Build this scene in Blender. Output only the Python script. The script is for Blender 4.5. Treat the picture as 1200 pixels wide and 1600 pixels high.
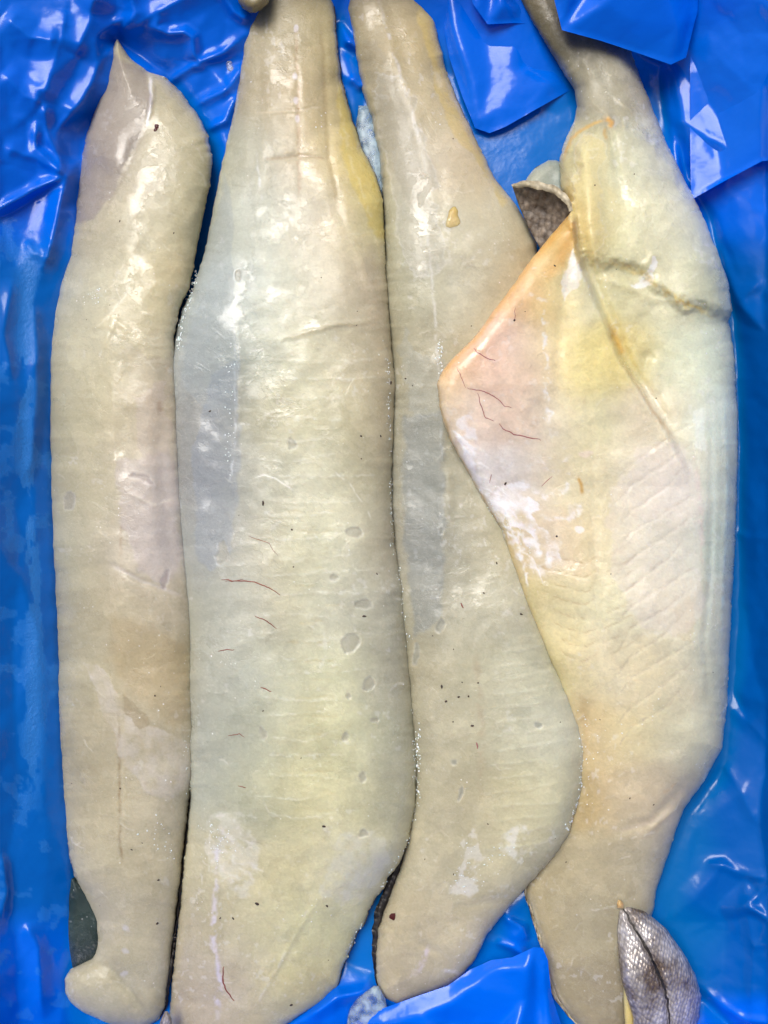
import bpy, bmesh, math, random
import numpy as np
from mathutils import Vector
from mathutils.geometry import delaunay_2d_cdt

random.seed(4); RNG = np.random.default_rng(7)
for o in list(bpy.data.objects): bpy.data.objects.remove(o)
scene = bpy.context.scene
COL = scene.collection

# ------------------------------------------------------------------ camera
ZREF, CAMD, PX = 0.040, 0.62, 4.0e-4          # metres: reference plane, camera distance above it, size of one photo pixel there
cam = bpy.data.cameras.new('camera'); cam_o = bpy.data.objects.new('camera', cam); COL.objects.link(cam_o)
cam.sensor_fit = 'VERTICAL'; cam.sensor_height = 36.0
cam.lens = 36.0 * CAMD / (1600 * PX)
cam.clip_start = 0.01; cam.clip_end = 50
cam_o.location = (0, 0, ZREF + CAMD)
scene.camera = cam_o

# ------------------------------------------------------------------ sky and sun
SUN_EL, SUN_AZ = math.radians(60), math.radians(-30)      # azimuth from +Y (top of the picture) towards +X
w = bpy.data.worlds.new('World'); scene.world = w; w.use_nodes = True
nt = w.node_tree; bg = nt.nodes['Background']
sky = nt.nodes.new('ShaderNodeTexSky'); sky.sky_type = 'NISHITA'; sky.sun_disc = False
sky.sun_elevation = SUN_EL; sky.sun_rotation = SUN_AZ
sky.dust_density = 5.0; sky.ozone_density = 0.4; sky.air_density = 0.6
nt.links.new(sky.outputs[0], bg.inputs[0]); bg.inputs[1].default_value = 0.085
sl = bpy.data.lights.new('sun', 'SUN'); sl.energy = 1.9; sl.angle = math.radians(36); sl.color = (1.0, 0.98, 0.94)
so = bpy.data.objects.new('sun', sl); COL.objects.link(so)
sd = Vector((math.sin(SUN_AZ)*math.cos(SUN_EL), math.cos(SUN_AZ)*math.cos(SUN_EL), math.sin(SUN_EL)))
so.rotation_euler = sd.to_track_quat('Z', 'Y').to_euler(); so.location = sd*3
scene.view_settings.view_transform = 'Standard'; scene.view_settings.look = 'None'
scene.view_settings.exposure = 0.36; scene.view_settings.gamma = 1.0
scene.view_settings.use_curve_mapping = False
scene.render.engine = 'CYCLES'

# ------------------------------------------------------------------ helpers
def P(x, y, z):
    """photo pixel + height above the box bottom -> world point"""
    k = (ZREF + CAMD - z) / CAMD
    return np.stack([(x-600)*PX*k, (800-y)*PX*k, z + 0*k], -1)

def s2l(h):
    c = np.array([int(h[i:i+2], 16) for i in (0, 2, 4)])/255.0
    return np.where(c <= 0.04045, c/12.92, ((c+0.055)/1.055)**2.4)

def sstep(a, b, x):
    t = np.clip((x-a)/(b-a), 0, 1); return t*t*(3-2*t)

LAT = RNG.random((16, 256, 256))
def vn(x, y, s, seed=0):
    L = LAT[seed % 16]; x = x/s + 37.1*seed; y = y/s + 11.7*seed
    xi = np.floor(x).astype(int); yi = np.floor(y).astype(int); fx = x-xi; fy = y-yi
    fx = fx*fx*(3-2*fx); fy = fy*fy*(3-2*fy); m = 255
    a = L[yi & m, xi & m]; b = L[yi & m, (xi+1) & m]; c = L[(yi+1) & m, xi & m]; d = L[(yi+1) & m, (xi+1) & m]
    return (a*(1-fx)+b*fx)*(1-fy) + (c*(1-fx)+d*fx)*fy
def fbm(x, y, s, seed=0, o=4):
    v = 0; a = 1; t = 0
    for i in range(o):
        v = v + a*vn(x, y, s/2**i, seed+i); t += a; a *= 0.55
    return v/t*2-1                                   # -1..1

def segdist(x, y, pts, closed=False):
    """distance to a polyline and the parameter 0..1 along it"""
    pts = np.asarray(pts, float)[:, :2]
    if closed: pts = np.vstack([pts, pts[:1]])
    best = np.full(x.shape, 1e9); par = np.zeros(x.shape); n = len(pts)-1
    for i in range(n):
        ax, ay = pts[i]; bx, by = pts[i+1]; dx, dy = bx-ax, by-ay; l = dx*dx+dy*dy+1e-9
        t = np.clip(((x-ax)*dx+(y-ay)*dy)/l, 0, 1)
        d = (x-ax-t*dx)**2 + (y-ay-t*dy)**2
        m = d < best; best = np.where(m, d, best); par = np.where(m, (i+t)/n, par)
    return np.sqrt(best), par

def inside(x, y, poly):
    poly = np.asarray(poly, float); r = np.zeros(x.shape, bool); n = len(poly)
    for i in range(n):
        x0, y0 = poly[i]; x1, y1 = poly[(i+1) % n]
        if y0 == y1: continue
        c = ((y0 > y) != (y1 > y)) & (x < (x1-x0)*(y-y0)/(y1-y0)+x0)
        r ^= c
    return r

def idw(x, y, pts, s, vals):
    """smooth scattered-data interpolation (normalised gaussians)"""
    pts = np.asarray(pts, float); vals = np.asarray(vals, float)
    if vals.ndim == 1: vals = vals[:, None]
    out = np.zeros(x.shape+(vals.shape[1],)); X = x.ravel(); Y = y.ravel(); O = out.reshape(-1, vals.shape[1])
    for a in range(0, len(X), 20000):
        d = (X[a:a+20000, None]-pts[None, :, 0])**2 + (Y[a:a+20000, None]-pts[None, :, 1])**2
        d -= d.min(1, keepdims=True)
        wt = np.exp(-d/(2*s*s)); O[a:a+20000] = wt @ vals / wt.sum(1, keepdims=True)
    return out

def bb(x, y, pts, r):
    p = np.asarray(pts, float); return (x > p[:, 0].min()-r) & (x < p[:, 0].max()+r) & (y > p[:, 1].min()-r) & (y < p[:, 1].max()+r)

def mesh_obj(name, verts, faces, mat, parent=None, cols=None, extra=None, smooth=True):
    me = bpy.data.meshes.new(name)
    verts = np.asarray(verts, np.float32)
    if isinstance(faces, np.ndarray):
        nf, k = faces.shape
        me.vertices.add(len(verts)); me.vertices.foreach_set('co', verts.ravel())
        me.loops.add(nf*k); me.loops.foreach_set('vertex_index', faces.ravel().astype(np.int32))
        me.polygons.add(nf); me.polygons.foreach_set('loop_start', np.arange(0, nf*k, k, dtype=np.int32))
        me.update(calc_edges=True); me.validate()
    else:
        me.from_pydata(verts.tolist(), [], faces); me.update()
    if smooth: me.polygons.foreach_set('use_smooth', [True]*len(me.polygons))
    if cols is not None:
        at = me.attributes.new('col', 'FLOAT_COLOR', 'POINT')
        c = np.ones((len(verts), 4), np.float32); c[:, :3] = cols; at.data.foreach_set('color', c.ravel())
    if extra is not None:
        at = me.attributes.new('wet', 'FLOAT', 'POINT'); at.data.foreach_set('value', np.asarray(extra, np.float32))
    me.materials.append(mat)
    o = bpy.data.objects.new(name, me); COL.objects.link(o)
    if parent: o.parent = parent
    return o

def thing(name, label, cat, loc=(0, 0, 0), group=None):
    o = bpy.data.objects.new(name, None); COL.objects.link(o); o.empty_display_size = 0.02
    o['label'] = label; o['category'] = cat
    if group: o['group'] = group
    return o
def tag(o, label, cat, group=None):
    o['label'] = label; o['category'] = cat
    if group: o['group'] = group
    return o

# ------------------------------------------------------------------ materials
def new_mat(name):
    m = bpy.data.materials.new(name); m.use_nodes = True
    n = m.node_tree.nodes; l = m.node_tree.links
    return m, n, l, n['Principled BSDF']
def node(n, t, **kw):
    k = n.new(t)
    for a, b in kw.items():
        if a in k.inputs.keys() if hasattr(k.inputs, 'keys') else False: k.inputs[a].default_value = b
        else: setattr(k, a, b)
    return k

def flesh_material(name, sss=0.65, rough=0.28, fibre=(190, 300, 150), bump=0.10):
    m, n, l, b = new_mat(name)
    at = node(n, 'ShaderNodeAttribute', attribute_name='col')
    wt = node(n, 'ShaderNodeAttribute', attribute_name='wet')
    tc = n.new('ShaderNodeTexCoord')
    mp = n.new('ShaderNodeMapping'); mp.inputs['Scale'].default_value = fibre
    l.new(tc.outputs['Object'], mp.inputs[0])
    fn = n.new('ShaderNodeTexNoise'); fn.inputs['Scale'].default_value = 1.0; fn.inputs['Detail'].default_value = 6; fn.inputs['Roughness'].default_value = 0.65
    fn.inputs['Distortion'].default_value = 1.6
    l.new(mp.outputs[0], fn.inputs[0])
    gn = n.new('ShaderNodeTexNoise'); gn.inputs['Scale'].default_value = 620; gn.inputs['Detail'].default_value = 4
    l.new(tc.outputs['Object'], gn.inputs[0])
    # tiny frost specks
    vo = n.new('ShaderNodeTexVoronoi'); vo.inputs['Scale'].default_value = 330; vo.inputs['Randomness'].default_value = 1
    l.new(tc.outputs['Object'], vo.inputs[0])
    sp = n.new('ShaderNodeMapRange'); sp.inputs[1].default_value = 0.10; sp.inputs[2].default_value = 0.22; sp.inputs[3].default_value = 1; sp.inputs[4].default_value = 0
    l.new(vo.outputs['Distance'], sp.inputs[0])
    pn = n.new('ShaderNodeTexNoise'); pn.inputs['Scale'].default_value = 34; pn.inputs['Detail'].default_value = 3
    l.new(tc.outputs['Object'], pn.inputs[0])
    pr = n.new('ShaderNodeMapRange'); pr.inputs[1].default_value = 0.54; pr.inputs[2].default_value = 0.70
    l.new(pn.outputs[0], pr.inputs[0])
    cr = n.new('ShaderNodeMath'); cr.operation = 'GREATER_THAN'; cr.inputs[1].default_value = 0.72
    sc = n.new('ShaderNodeSeparateColor'); l.new(vo.outputs['Color'], sc.inputs[0]); l.new(sc.outputs[0], cr.inputs[0])
    m1 = n.new('ShaderNodeMath'); m1.operation = 'MULTIPLY'; l.new(sp.outputs[0], m1.inputs[0]); l.new(pr.outputs[0], m1.inputs[1])
    m2 = n.new('ShaderNodeMath'); m2.operation = 'MULTIPLY'; l.new(m1.outputs[0], m2.inputs[0]); l.new(cr.outputs[0], m2.inputs[1])
    # colour: painted flesh * fibre variation, specks on top
    mr = n.new('ShaderNodeMapRange'); mr.inputs[1].default_value = 0.3; mr.inputs[2].default_value = 0.7; mr.inputs[3].default_value = 0.955; mr.inputs[4].default_value = 1.04
    l.new(fn.outputs[0], mr.inputs[0])
    mg = n.new('ShaderNodeMapRange'); mg.inputs[1].default_value = 0.3; mg.inputs[2].default_value = 0.7; mg.inputs[3].default_value = 0.95; mg.inputs[4].default_value = 1.04
    l.new(gn.outputs[0], mg.inputs[0])
    mm = n.new('ShaderNodeMath'); mm.operation = 'MULTIPLY'; l.new(mr.outputs[0], mm.inputs[0]); l.new(mg.outputs[0], mm.inputs[1])
    # thin ice glaze: crisp-edged islands, slightly paler, slightly raised, glossier
    gz_ = n.new('ShaderNodeTexNoise'); gz_.inputs['Scale'].default_value = 30; gz_.inputs['Detail'].default_value = 10; gz_.inputs['Roughness'].default_value = 0.60; gz_.inputs['Distortion'].default_value = 0.5
    l.new(tc.outputs['Object'], gz_.inputs[0])
    gm = n.new('ShaderNodeMapRange'); gm.interpolation_type = 'SMOOTHSTEP'; gm.inputs[1].default_value = 0.515; gm.inputs[2].default_value = 0.53; l.new(gz_.outputs[0], gm.inputs[0])
    g2 = n.new('ShaderNodeTexNoise'); g2.inputs['Scale'].default_value = 75; g2.inputs['Detail'].default_value = 9; g2.inputs['Roughness'].default_value = 0.6
    l.new(tc.outputs['Object'], g2.inputs[0])
    gm2 = n.new('ShaderNodeMapRange'); gm2.interpolation_type = 'SMOOTHSTEP'; gm2.inputs[1].default_value = 0.57; gm2.inputs[2].default_value = 0.585; l.new(g2.outputs[0], gm2.inputs[0])
    gs = n.new('ShaderNodeMath'); gs.operation = 'MULTIPLY_ADD'; gs.inputs[1].default_value = 0.7; l.new(gm2.outputs[0], gs.inputs[0]); l.new(gm.outputs[0], gs.inputs[2])
    gl_ = n.new('ShaderNodeMapRange'); gl_.clamp = False; gl_.inputs[3].default_value = 0.985; gl_.inputs[4].default_value = 1.03; l.new(gs.outputs[0], gl_.inputs[0])
    mk = n.new('ShaderNodeMath'); mk.operation = 'MULTIPLY'; l.new(mm.outputs[0], mk.inputs[0]); l.new(gl_.outputs[0], mk.inputs[1])
    vm = n.new('ShaderNodeVectorMath'); vm.operation = 'SCALE'; l.new(at.outputs['Color'], vm.inputs[0]); l.new(mk.outputs[0], vm.inputs['Scale'])
    mx = n.new('ShaderNodeMix'); mx.data_type = 'RGBA'; mx.inputs[7].default_value = (0.86, 0.87, 0.86, 1)
    l.new(m2.outputs[0], mx.inputs[0]); l.new(vm.outputs[0], mx.inputs[6])
    # short curly connective fibres, in patches
    cn = n.new('ShaderNodeTexNoise'); cn.inputs['Scale'].default_value = 260; cn.inputs['Detail'].default_value = 2; cn.inputs['Distortion'].default_value = 3.5
    l.new(tc.outputs['Object'], cn.inputs[0])
    ca = n.new('ShaderNodeMath'); ca.operation = 'SUBTRACT'; ca.inputs[1].default_value = 0.5; l.new(cn.outputs[0], ca.inputs[0])
    cb = n.new('ShaderNodeMath'); cb.operation = 'ABSOLUTE'; l.new(ca.outputs[0], cb.inputs[0])
    cc = n.new('ShaderNodeMapRange'); cc.inputs[1].default_value = 0.0; cc.inputs[2].default_value = 0.035; cc.inputs[3].default_value = 0.14; cc.inputs[4].default_value = 0
    l.new(cb.outputs[0], cc.inputs[0])
    p2 = n.new('ShaderNodeTexNoise'); p2.inputs['Scale'].default_value = 21; p2.inputs['Detail'].default_value = 4; l.new(tc.outputs['Object'], p2.inputs[0])
    p3 = n.new('ShaderNodeMapRange'); p3.inputs[1].default_value = 0.45; p3.inputs[2].default_value = 0.6; l.new(p2.outputs[0], p3.inputs[0])
    cd = n.new('ShaderNodeMath'); cd.operation = 'MULTIPLY'; l.new(cc.outputs[0], cd.inputs[0]); l.new(p3.outputs[0], cd.inputs[1])
    mx2 = n.new('ShaderNodeMix'); mx2.data_type = 'RGBA'; mx2.inputs[7].default_value = (0.80, 0.80, 0.77, 1)
    l.new(cd.outputs[0], mx2.inputs[0]); l.new(mx.outputs[2], mx2.inputs[6]); l.new(mx2.outputs[2], b.inputs['Base Color'])
    # gloss follows the painted wetness (0 dry/frosty .. 1 wet glaze)
    rr = n.new('ShaderNodeMapRange'); rr.inputs[3].default_value = rough+0.22; rr.inputs[4].default_value = rough-0.10
    l.new(wt.outputs['Fac'], rr.inputs[0]); l.new(rr.outputs[0], b.inputs['Roughness'])
    b.inputs['IOR'].default_value = 1.38
    b.inputs['Subsurface Weight'].default_value = sss
    b.inputs['Subsurface Radius'].default_value = (1.0, 0.75, 0.5); b.inputs['Subsurface Scale'].default_value = 0.008
    cw = n.new('ShaderNodeMapRange'); cw.inputs[3].default_value = 0.0; cw.inputs[4].default_value = 0.6
    wg = n.new('ShaderNodeMath'); wg.operation = 'MULTIPLY'; l.new(wt.outputs['Fac'], wg.inputs[0]); l.new(gs.outputs[0], wg.inputs[1]); l.new(wg.outputs[0], cw.inputs[0]); l.new(cw.outputs[0], b.inputs['Coat Weight']); b.inputs['Coat Roughness'].default_value = 0.12
    b1 = n.new('ShaderNodeBump'); b1.inputs['Strength'].default_value = bump; b1.inputs['Distance'].default_value = 0.0012
    l.new(fn.outputs[0], b1.inputs['Height'])
    b2 = n.new('ShaderNodeBump'); b2.inputs['Strength'].default_value = 0.18; b2.inputs['Distance'].default_value = 0.0006
    l.new(gn.outputs[0], b2.inputs['Height']); l.new(b1.outputs[0], b2.inputs['Normal'])
    b3 = n.new('ShaderNodeBump'); b3.inputs['Strength'].default_value = 0.5; b3.inputs['Distance'].default_value = 0.0005
    l.new(m2.outputs[0], b3.inputs['Height']); l.new(b2.outputs[0], b3.inputs['Normal'])
    b4 = n.new('ShaderNodeBump'); b4.inputs['Strength'].default_value = 0.28; b4.inputs['Distance'].default_value = 0.0005
    l.new(gs.outputs[0], b4.inputs['Height']); l.new(b3.outputs[0], b4.inputs['Normal'])
    l.new(b4.outputs[0], b.inputs['Normal']); l.new(b4.outputs[0], b.inputs['Coat Normal'])
    return m

def skin_material(name, c0, c1, scale=260, metal=0.0, rough=0.4, bump=0.6, mott=45):
    """fish skin: overlapping scale cells over mottled pigment"""
    m, n, l, b = new_mat(name)
    tc = n.new('ShaderNodeTexCoord')
    mp = n.new('ShaderNodeMapping'); mp.inputs['Rotation'].default_value = (0, 0, math.radians(24)); mp.inputs['Scale'].default_value = (1.25, 0.8, 0.8)
    l.new(tc.outputs['Object'], mp.inputs[0])
    vo = n.new('ShaderNodeTexVoronoi'); vo.inputs['Scale'].default_value = scale; vo.inputs['Randomness'].default_value = 0.55
    l.new(mp.outputs[0], vo.inputs[0])
    no = n.new('ShaderNodeTexNoise'); no.inputs['Scale'].default_value = mott; no.inputs['Detail'].default_value = 6; no.inputs['Roughness'].default_value = 0.7
    l.new(tc.outputs['Object'], no.inputs[0])
    r1 = n.new('ShaderNodeMapRange'); r1.inputs[1].default_value = 0.35; r1.inputs[2].default_value = 0.65
    l.new(no.outputs[0], r1.inputs[0])
    mx = n.new('ShaderNodeMix'); mx.data_type = 'RGBA'; mx.inputs[6].default_value = (*s2l(c0), 1); mx.inputs[7].default_value = (*s2l(c1), 1)
    l.new(r1.outputs[0], mx.inputs[0])
    dk = n.new('ShaderNodeMapRange'); dk.inputs[1].default_value = 0.15; dk.inputs[2].default_value = 0.75; dk.inputs[3].default_value = 1.12; dk.inputs[4].default_value = 0.62
    l.new(vo.outputs['Distance'], dk.inputs[0])
    vm = n.new('ShaderNodeVectorMath'); vm.operation = 'SCALE'; l.new(mx.outputs[2], vm.inputs[0]); l.new(dk.outputs[0], vm.inputs['Scale'])
    l.new(vm.outputs[0], b.inputs['Base Color'])
    b.inputs['Roughness'].default_value = rough; b.inputs['Metallic'].default_value = metal
    iv = n.new('ShaderNodeMath'); iv.operation = 'MULTIPLY'; iv.inputs[1].default_value = -1; l.new(vo.outputs['Distance'], iv.inputs[0])
    bp = n.new('ShaderNodeBump'); bp.inputs['Strength'].default_value = bump; bp.inputs['Distance'].default_value = 0.0012
    l.new(iv.outputs[0], bp.inputs['Height'])
    b2 = n.new('ShaderNodeBump'); b2.inputs['Strength'].default_value = 0.4; b2.inputs['Distance'].default_value = 0.002
    l.new(no.outputs[0], b2.inputs['Height']); l.new(bp.outputs[0], b2.inputs['Normal'])
    l.new(b2.outputs[0], b.inputs['Normal'])
    return m

def film_material():
    """thin blue polythene: glossy, part of the light passes through; wet and frosty where the mask says"""
    m, n, l, b = new_mat('blue_film')
    tc = n.new('ShaderNodeTexCoord'); at = node(n, 'ShaderNodeAttribute', attribute_name='col'); wt = node(n, 'ShaderNodeAttribute', attribute_name='wet')
    b.inputs['IOR'].default_value = 1.46
    l.new(at.outputs['Color'], b.inputs['Base Color'])
    no = n.new('ShaderNodeTexNoise'); no.inputs['Scale'].default_value = 42; no.inputs['Detail'].default_value = 3; no.inputs['Roughness'].default_value = 0.5
    l.new(tc.outputs['Object'], no.inputs[0])
    fr = n.new('ShaderNodeTexNoise'); fr.inputs['Scale'].default_value = 420; fr.inputs['Detail'].default_value = 5; fr.inputs['Roughness'].default_value = 0.7
    l.new(tc.outputs['Object'], fr.inputs[0])
    rr = n.new('ShaderNodeMapRange'); rr.inputs[3].default_value = 0.16; rr.inputs[4].default_value = 0.34
    l.new(wt.outputs['Fac'], rr.inputs[0]); l.new(rr.outputs[0], b.inputs['Roughness'])
    b1 = n.new('ShaderNodeBump'); b1.inputs['Strength'].default_value = 0.35; b1.inputs['Distance'].default_value = 0.003
    l.new(no.outputs[0], b1.inputs['Height'])
    b2 = n.new('ShaderNodeBump'); b2.inputs['Distance'].default_value = 0.0012
    l.new(fr.outputs[0], b2.inputs['Height']); l.new(b1.outputs[0], b2.inputs['Normal'])
    ws = n.new('ShaderNodeMath'); ws.operation = 'MULTIPLY'; ws.inputs[1].default_value = 0.7; l.new(wt.outputs['Fac'], ws.inputs[0]); l.new(ws.outputs[0], b2.inputs['Strength'])
    l.new(b2.outputs[0], b.inputs['Normal'])
    tr = n.new('ShaderNodeBsdfTranslucent'); l.new(at.outputs['Color'], tr.inputs[0]); l.new(b1.outputs[0], tr.inputs['Normal'])
    ms = n.new('ShaderNodeMixShader'); ms.inputs[0].default_value = 0.15
    out = n['Material Output']; l.new(b.outputs[0], ms.inputs[1]); l.new(tr.outputs[0], ms.inputs[2]); l.new(ms.outputs[0], out.inputs[0])
    return m

def plain_mat(name, hexc, rough=0.5, sss=0.0, noise=0.15, scale=300, bump=0.3):
    m, n, l, b = new_mat(name)
    tc = n.new('ShaderNodeTexCoord'); no = n.new('ShaderNodeTexNoise'); no.inputs['Scale'].default_value = scale; no.inputs['Detail'].default_value = 4
    l.new(tc.outputs['Object'], no.inputs[0])
    c = s2l(hexc); mx = n.new('ShaderNodeMix'); mx.data_type = 'RGBA'
    mx.inputs[6].default_value = (*(c*(1-noise)), 1); mx.inputs[7].default_value = (*np.clip(c*(1+noise), 0, 1), 1)
    l.new(no.outputs[0], mx.inputs[0]); l.new(mx.outputs[2], b.inputs['Base Color'])
    b.inputs['Roughness'].default_value = rough
    if sss:
        b.inputs['Subsurface Weight'].default_value = sss; b.inputs['Subsurface Scale'].default_value = 0.004
    bp = n.new('ShaderNodeBump'); bp.inputs['Strength'].default_value = bump; bp.inputs['Distance'].default_value = 0.001
    l.new(no.outputs[0], bp.inputs['Height']); l.new(bp.outputs[0], b.inputs['Normal'])
    return m

def ice_mat(name, trans=0.75, tint=(0.88, 0.93, 0.95)):
    m, n, l, b = new_mat(name)
    tc = n.new('ShaderNodeTexCoord'); no = n.new('ShaderNodeTexNoise'); no.inputs['Scale'].default_value = 160; no.inputs['Detail'].default_value = 5
    l.new(tc.outputs['Object'], no.inputs[0])
    b.inputs['Base Color'].default_value = (*tint, 1); b.inputs['IOR'].default_value = 1.31; b.inputs['Roughness'].default_value = 0.12
    mr = n.new('ShaderNodeMapRange'); mr.inputs[1].default_value = 0.35; mr.inputs[2].default_value = 0.65; mr.inputs[3].default_value = trans+0.2; mr.inputs[4].default_value = trans-0.2
    mr.clamp = True
    l.new(no.outputs[0], mr.inputs[0]); l.new(mr.outputs[0], b.inputs['Transmission Weight'])
    bp = n.new('ShaderNodeBump'); bp.inputs['Strength'].default_value = 0.4; bp.inputs['Distance'].default_value = 0.001
    l.new(no.outputs[0], bp.inputs['Height']); l.new(bp.outputs[0], b.inputs['Normal'])
    return m

M_FLESH = flesh_material('fish_flesh')
M_FLESH_D = flesh_material('fish_flesh_cream', sss=0.65, rough=0.29, fibre=(170, 210, 120), bump=0.12)
M_FILM = film_material()
M_SKIN = skin_material('grey_skin', '4a443c', '8a8474', rough=0.35)
M_SKIN_DARK = skin_material('dark_skin', '15161a', '3f3a36', scale=300, rough=0.35, mott=120)
M_SKIN_PALE = skin_material('pale_skin', 'a89a7a', 'd8cdb0', rough=0.4, mott=120)
M_SKIN_BROWN = skin_material('brown_skin', '4e443c', '8f8272', scale=230, rough=0.45, bump=1.0, mott=160)
M_SILVER = skin_material('silver_scales', '75665a', 'dedad8', scale=400, metal=0.3, rough=0.27, bump=0.7, mott=40)
M_BLOOD = plain_mat('blood', '8a4a3e', 0.35, 0.4)
M_VEIN = plain_mat('vein', 'aa6a6c', 0.4, 0.4)
M_BROWN = plain_mat('brown_line', '8c6a4c', 0.45, 0.2)
M_CLOT = plain_mat('clotted_blood', '4a1a18', 0.3)
M_DARK = plain_mat('dark_speck', '3a2c24', 0.5)
M_FROST = plain_mat('frost', 'e8ebea', 0.35, 0.25, noise=0.06)
M_ORANGE = plain_mat('orange_fat', 'd8a860', 0.3, 0.35, noise=0.12, scale=120)
M_ICE = ice_mat('clear_ice', 0.75); M_ICE_F = ice_mat('frosty_ice', 0.7, (0.62, 0.78, 0.84))

# ------------------------------------------------------------------ blue film liner
def tri_interp(x, y, polys):
    """piecewise-flat heights from creases: every crease is a polyline of (px, py, z in cm)"""
    pts = []; edges = []; zs = []
    for pl in polys:
        for i, p in enumerate(pl):
            if i: edges.append((len(pts)-1, len(pts)))
            pts.append(Vector((p[0], p[1]))); zs.append(p[2])
    V, E, F, ov, oe, of = delaunay_2d_cdt(pts, edges, [], 0, 1e-3)
    Z = []
    for k, v in enumerate(V):
        src = ov[k]
        if src: Z.append(float(np.mean([zs[i] for i in src])))
        else:
            d = sorted((((v-q).length, i) for i, q in enumerate(pts)))[:3]
            ww = [1/(a+1) for a, _ in d]; Z.append(sum(zs[i]*q for q, (_, i) in zip(ww, d))/sum(ww))
    out = np.full(x.shape, np.nan)
    for f in F:
        f = list(f)
        a, b, c = (V[i] for i in f[:3])
        x0, x1 = min(a.x, b.x, c.x), max(a.x, b.x, c.x); y0, y1 = min(a.y, b.y, c.y), max(a.y, b.y, c.y)
        m = np.nonzero((x >= x0-.01) & (x <= x1+.01) & (y >= y0-.01) & (y <= y1+.01))
        if not len(m[0]): continue
        X, Y = x[m], y[m]; den = (b.y-c.y)*(a.x-c.x)+(c.x-b.x)*(a.y-c.y)
        if abs(den) < 1e-9: continue
        l1 = ((b.y-c.y)*(X-c.x)+(c.x-b.x)*(Y-c.y))/den; l2 = ((c.y-a.y)*(X-c.x)+(a.x-c.x)*(Y-c.y))/den; l3 = 1-l1-l2
        ok = (l1 >= -1e-4) & (l2 >= -1e-4) & (l3 >= -1e-4)
        idx = tuple(q[ok] for q in m)
        out[idx] = (l1*Z[f[0]]+l2*Z[f[1]]+l3*Z[f[2]])[ok]
    return out

def gauss(a, s):
    k = np.exp(-np.arange(-int(3*s), int(3*s)+1)**2/(2*s*s)); k /= k.sum(); r = len(k)//2
    b = np.pad(a, ((r, r), (0, 0)), 'edge'); a = sum(k[i]*b[i:i+a.shape[0]] for i in range(len(k)))
    b = np.pad(a, ((0, 0), (r, r)), 'edge'); return sum(k[i]*b[:, i:i+a.shape[1]] for i in range(len(k)))

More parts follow.
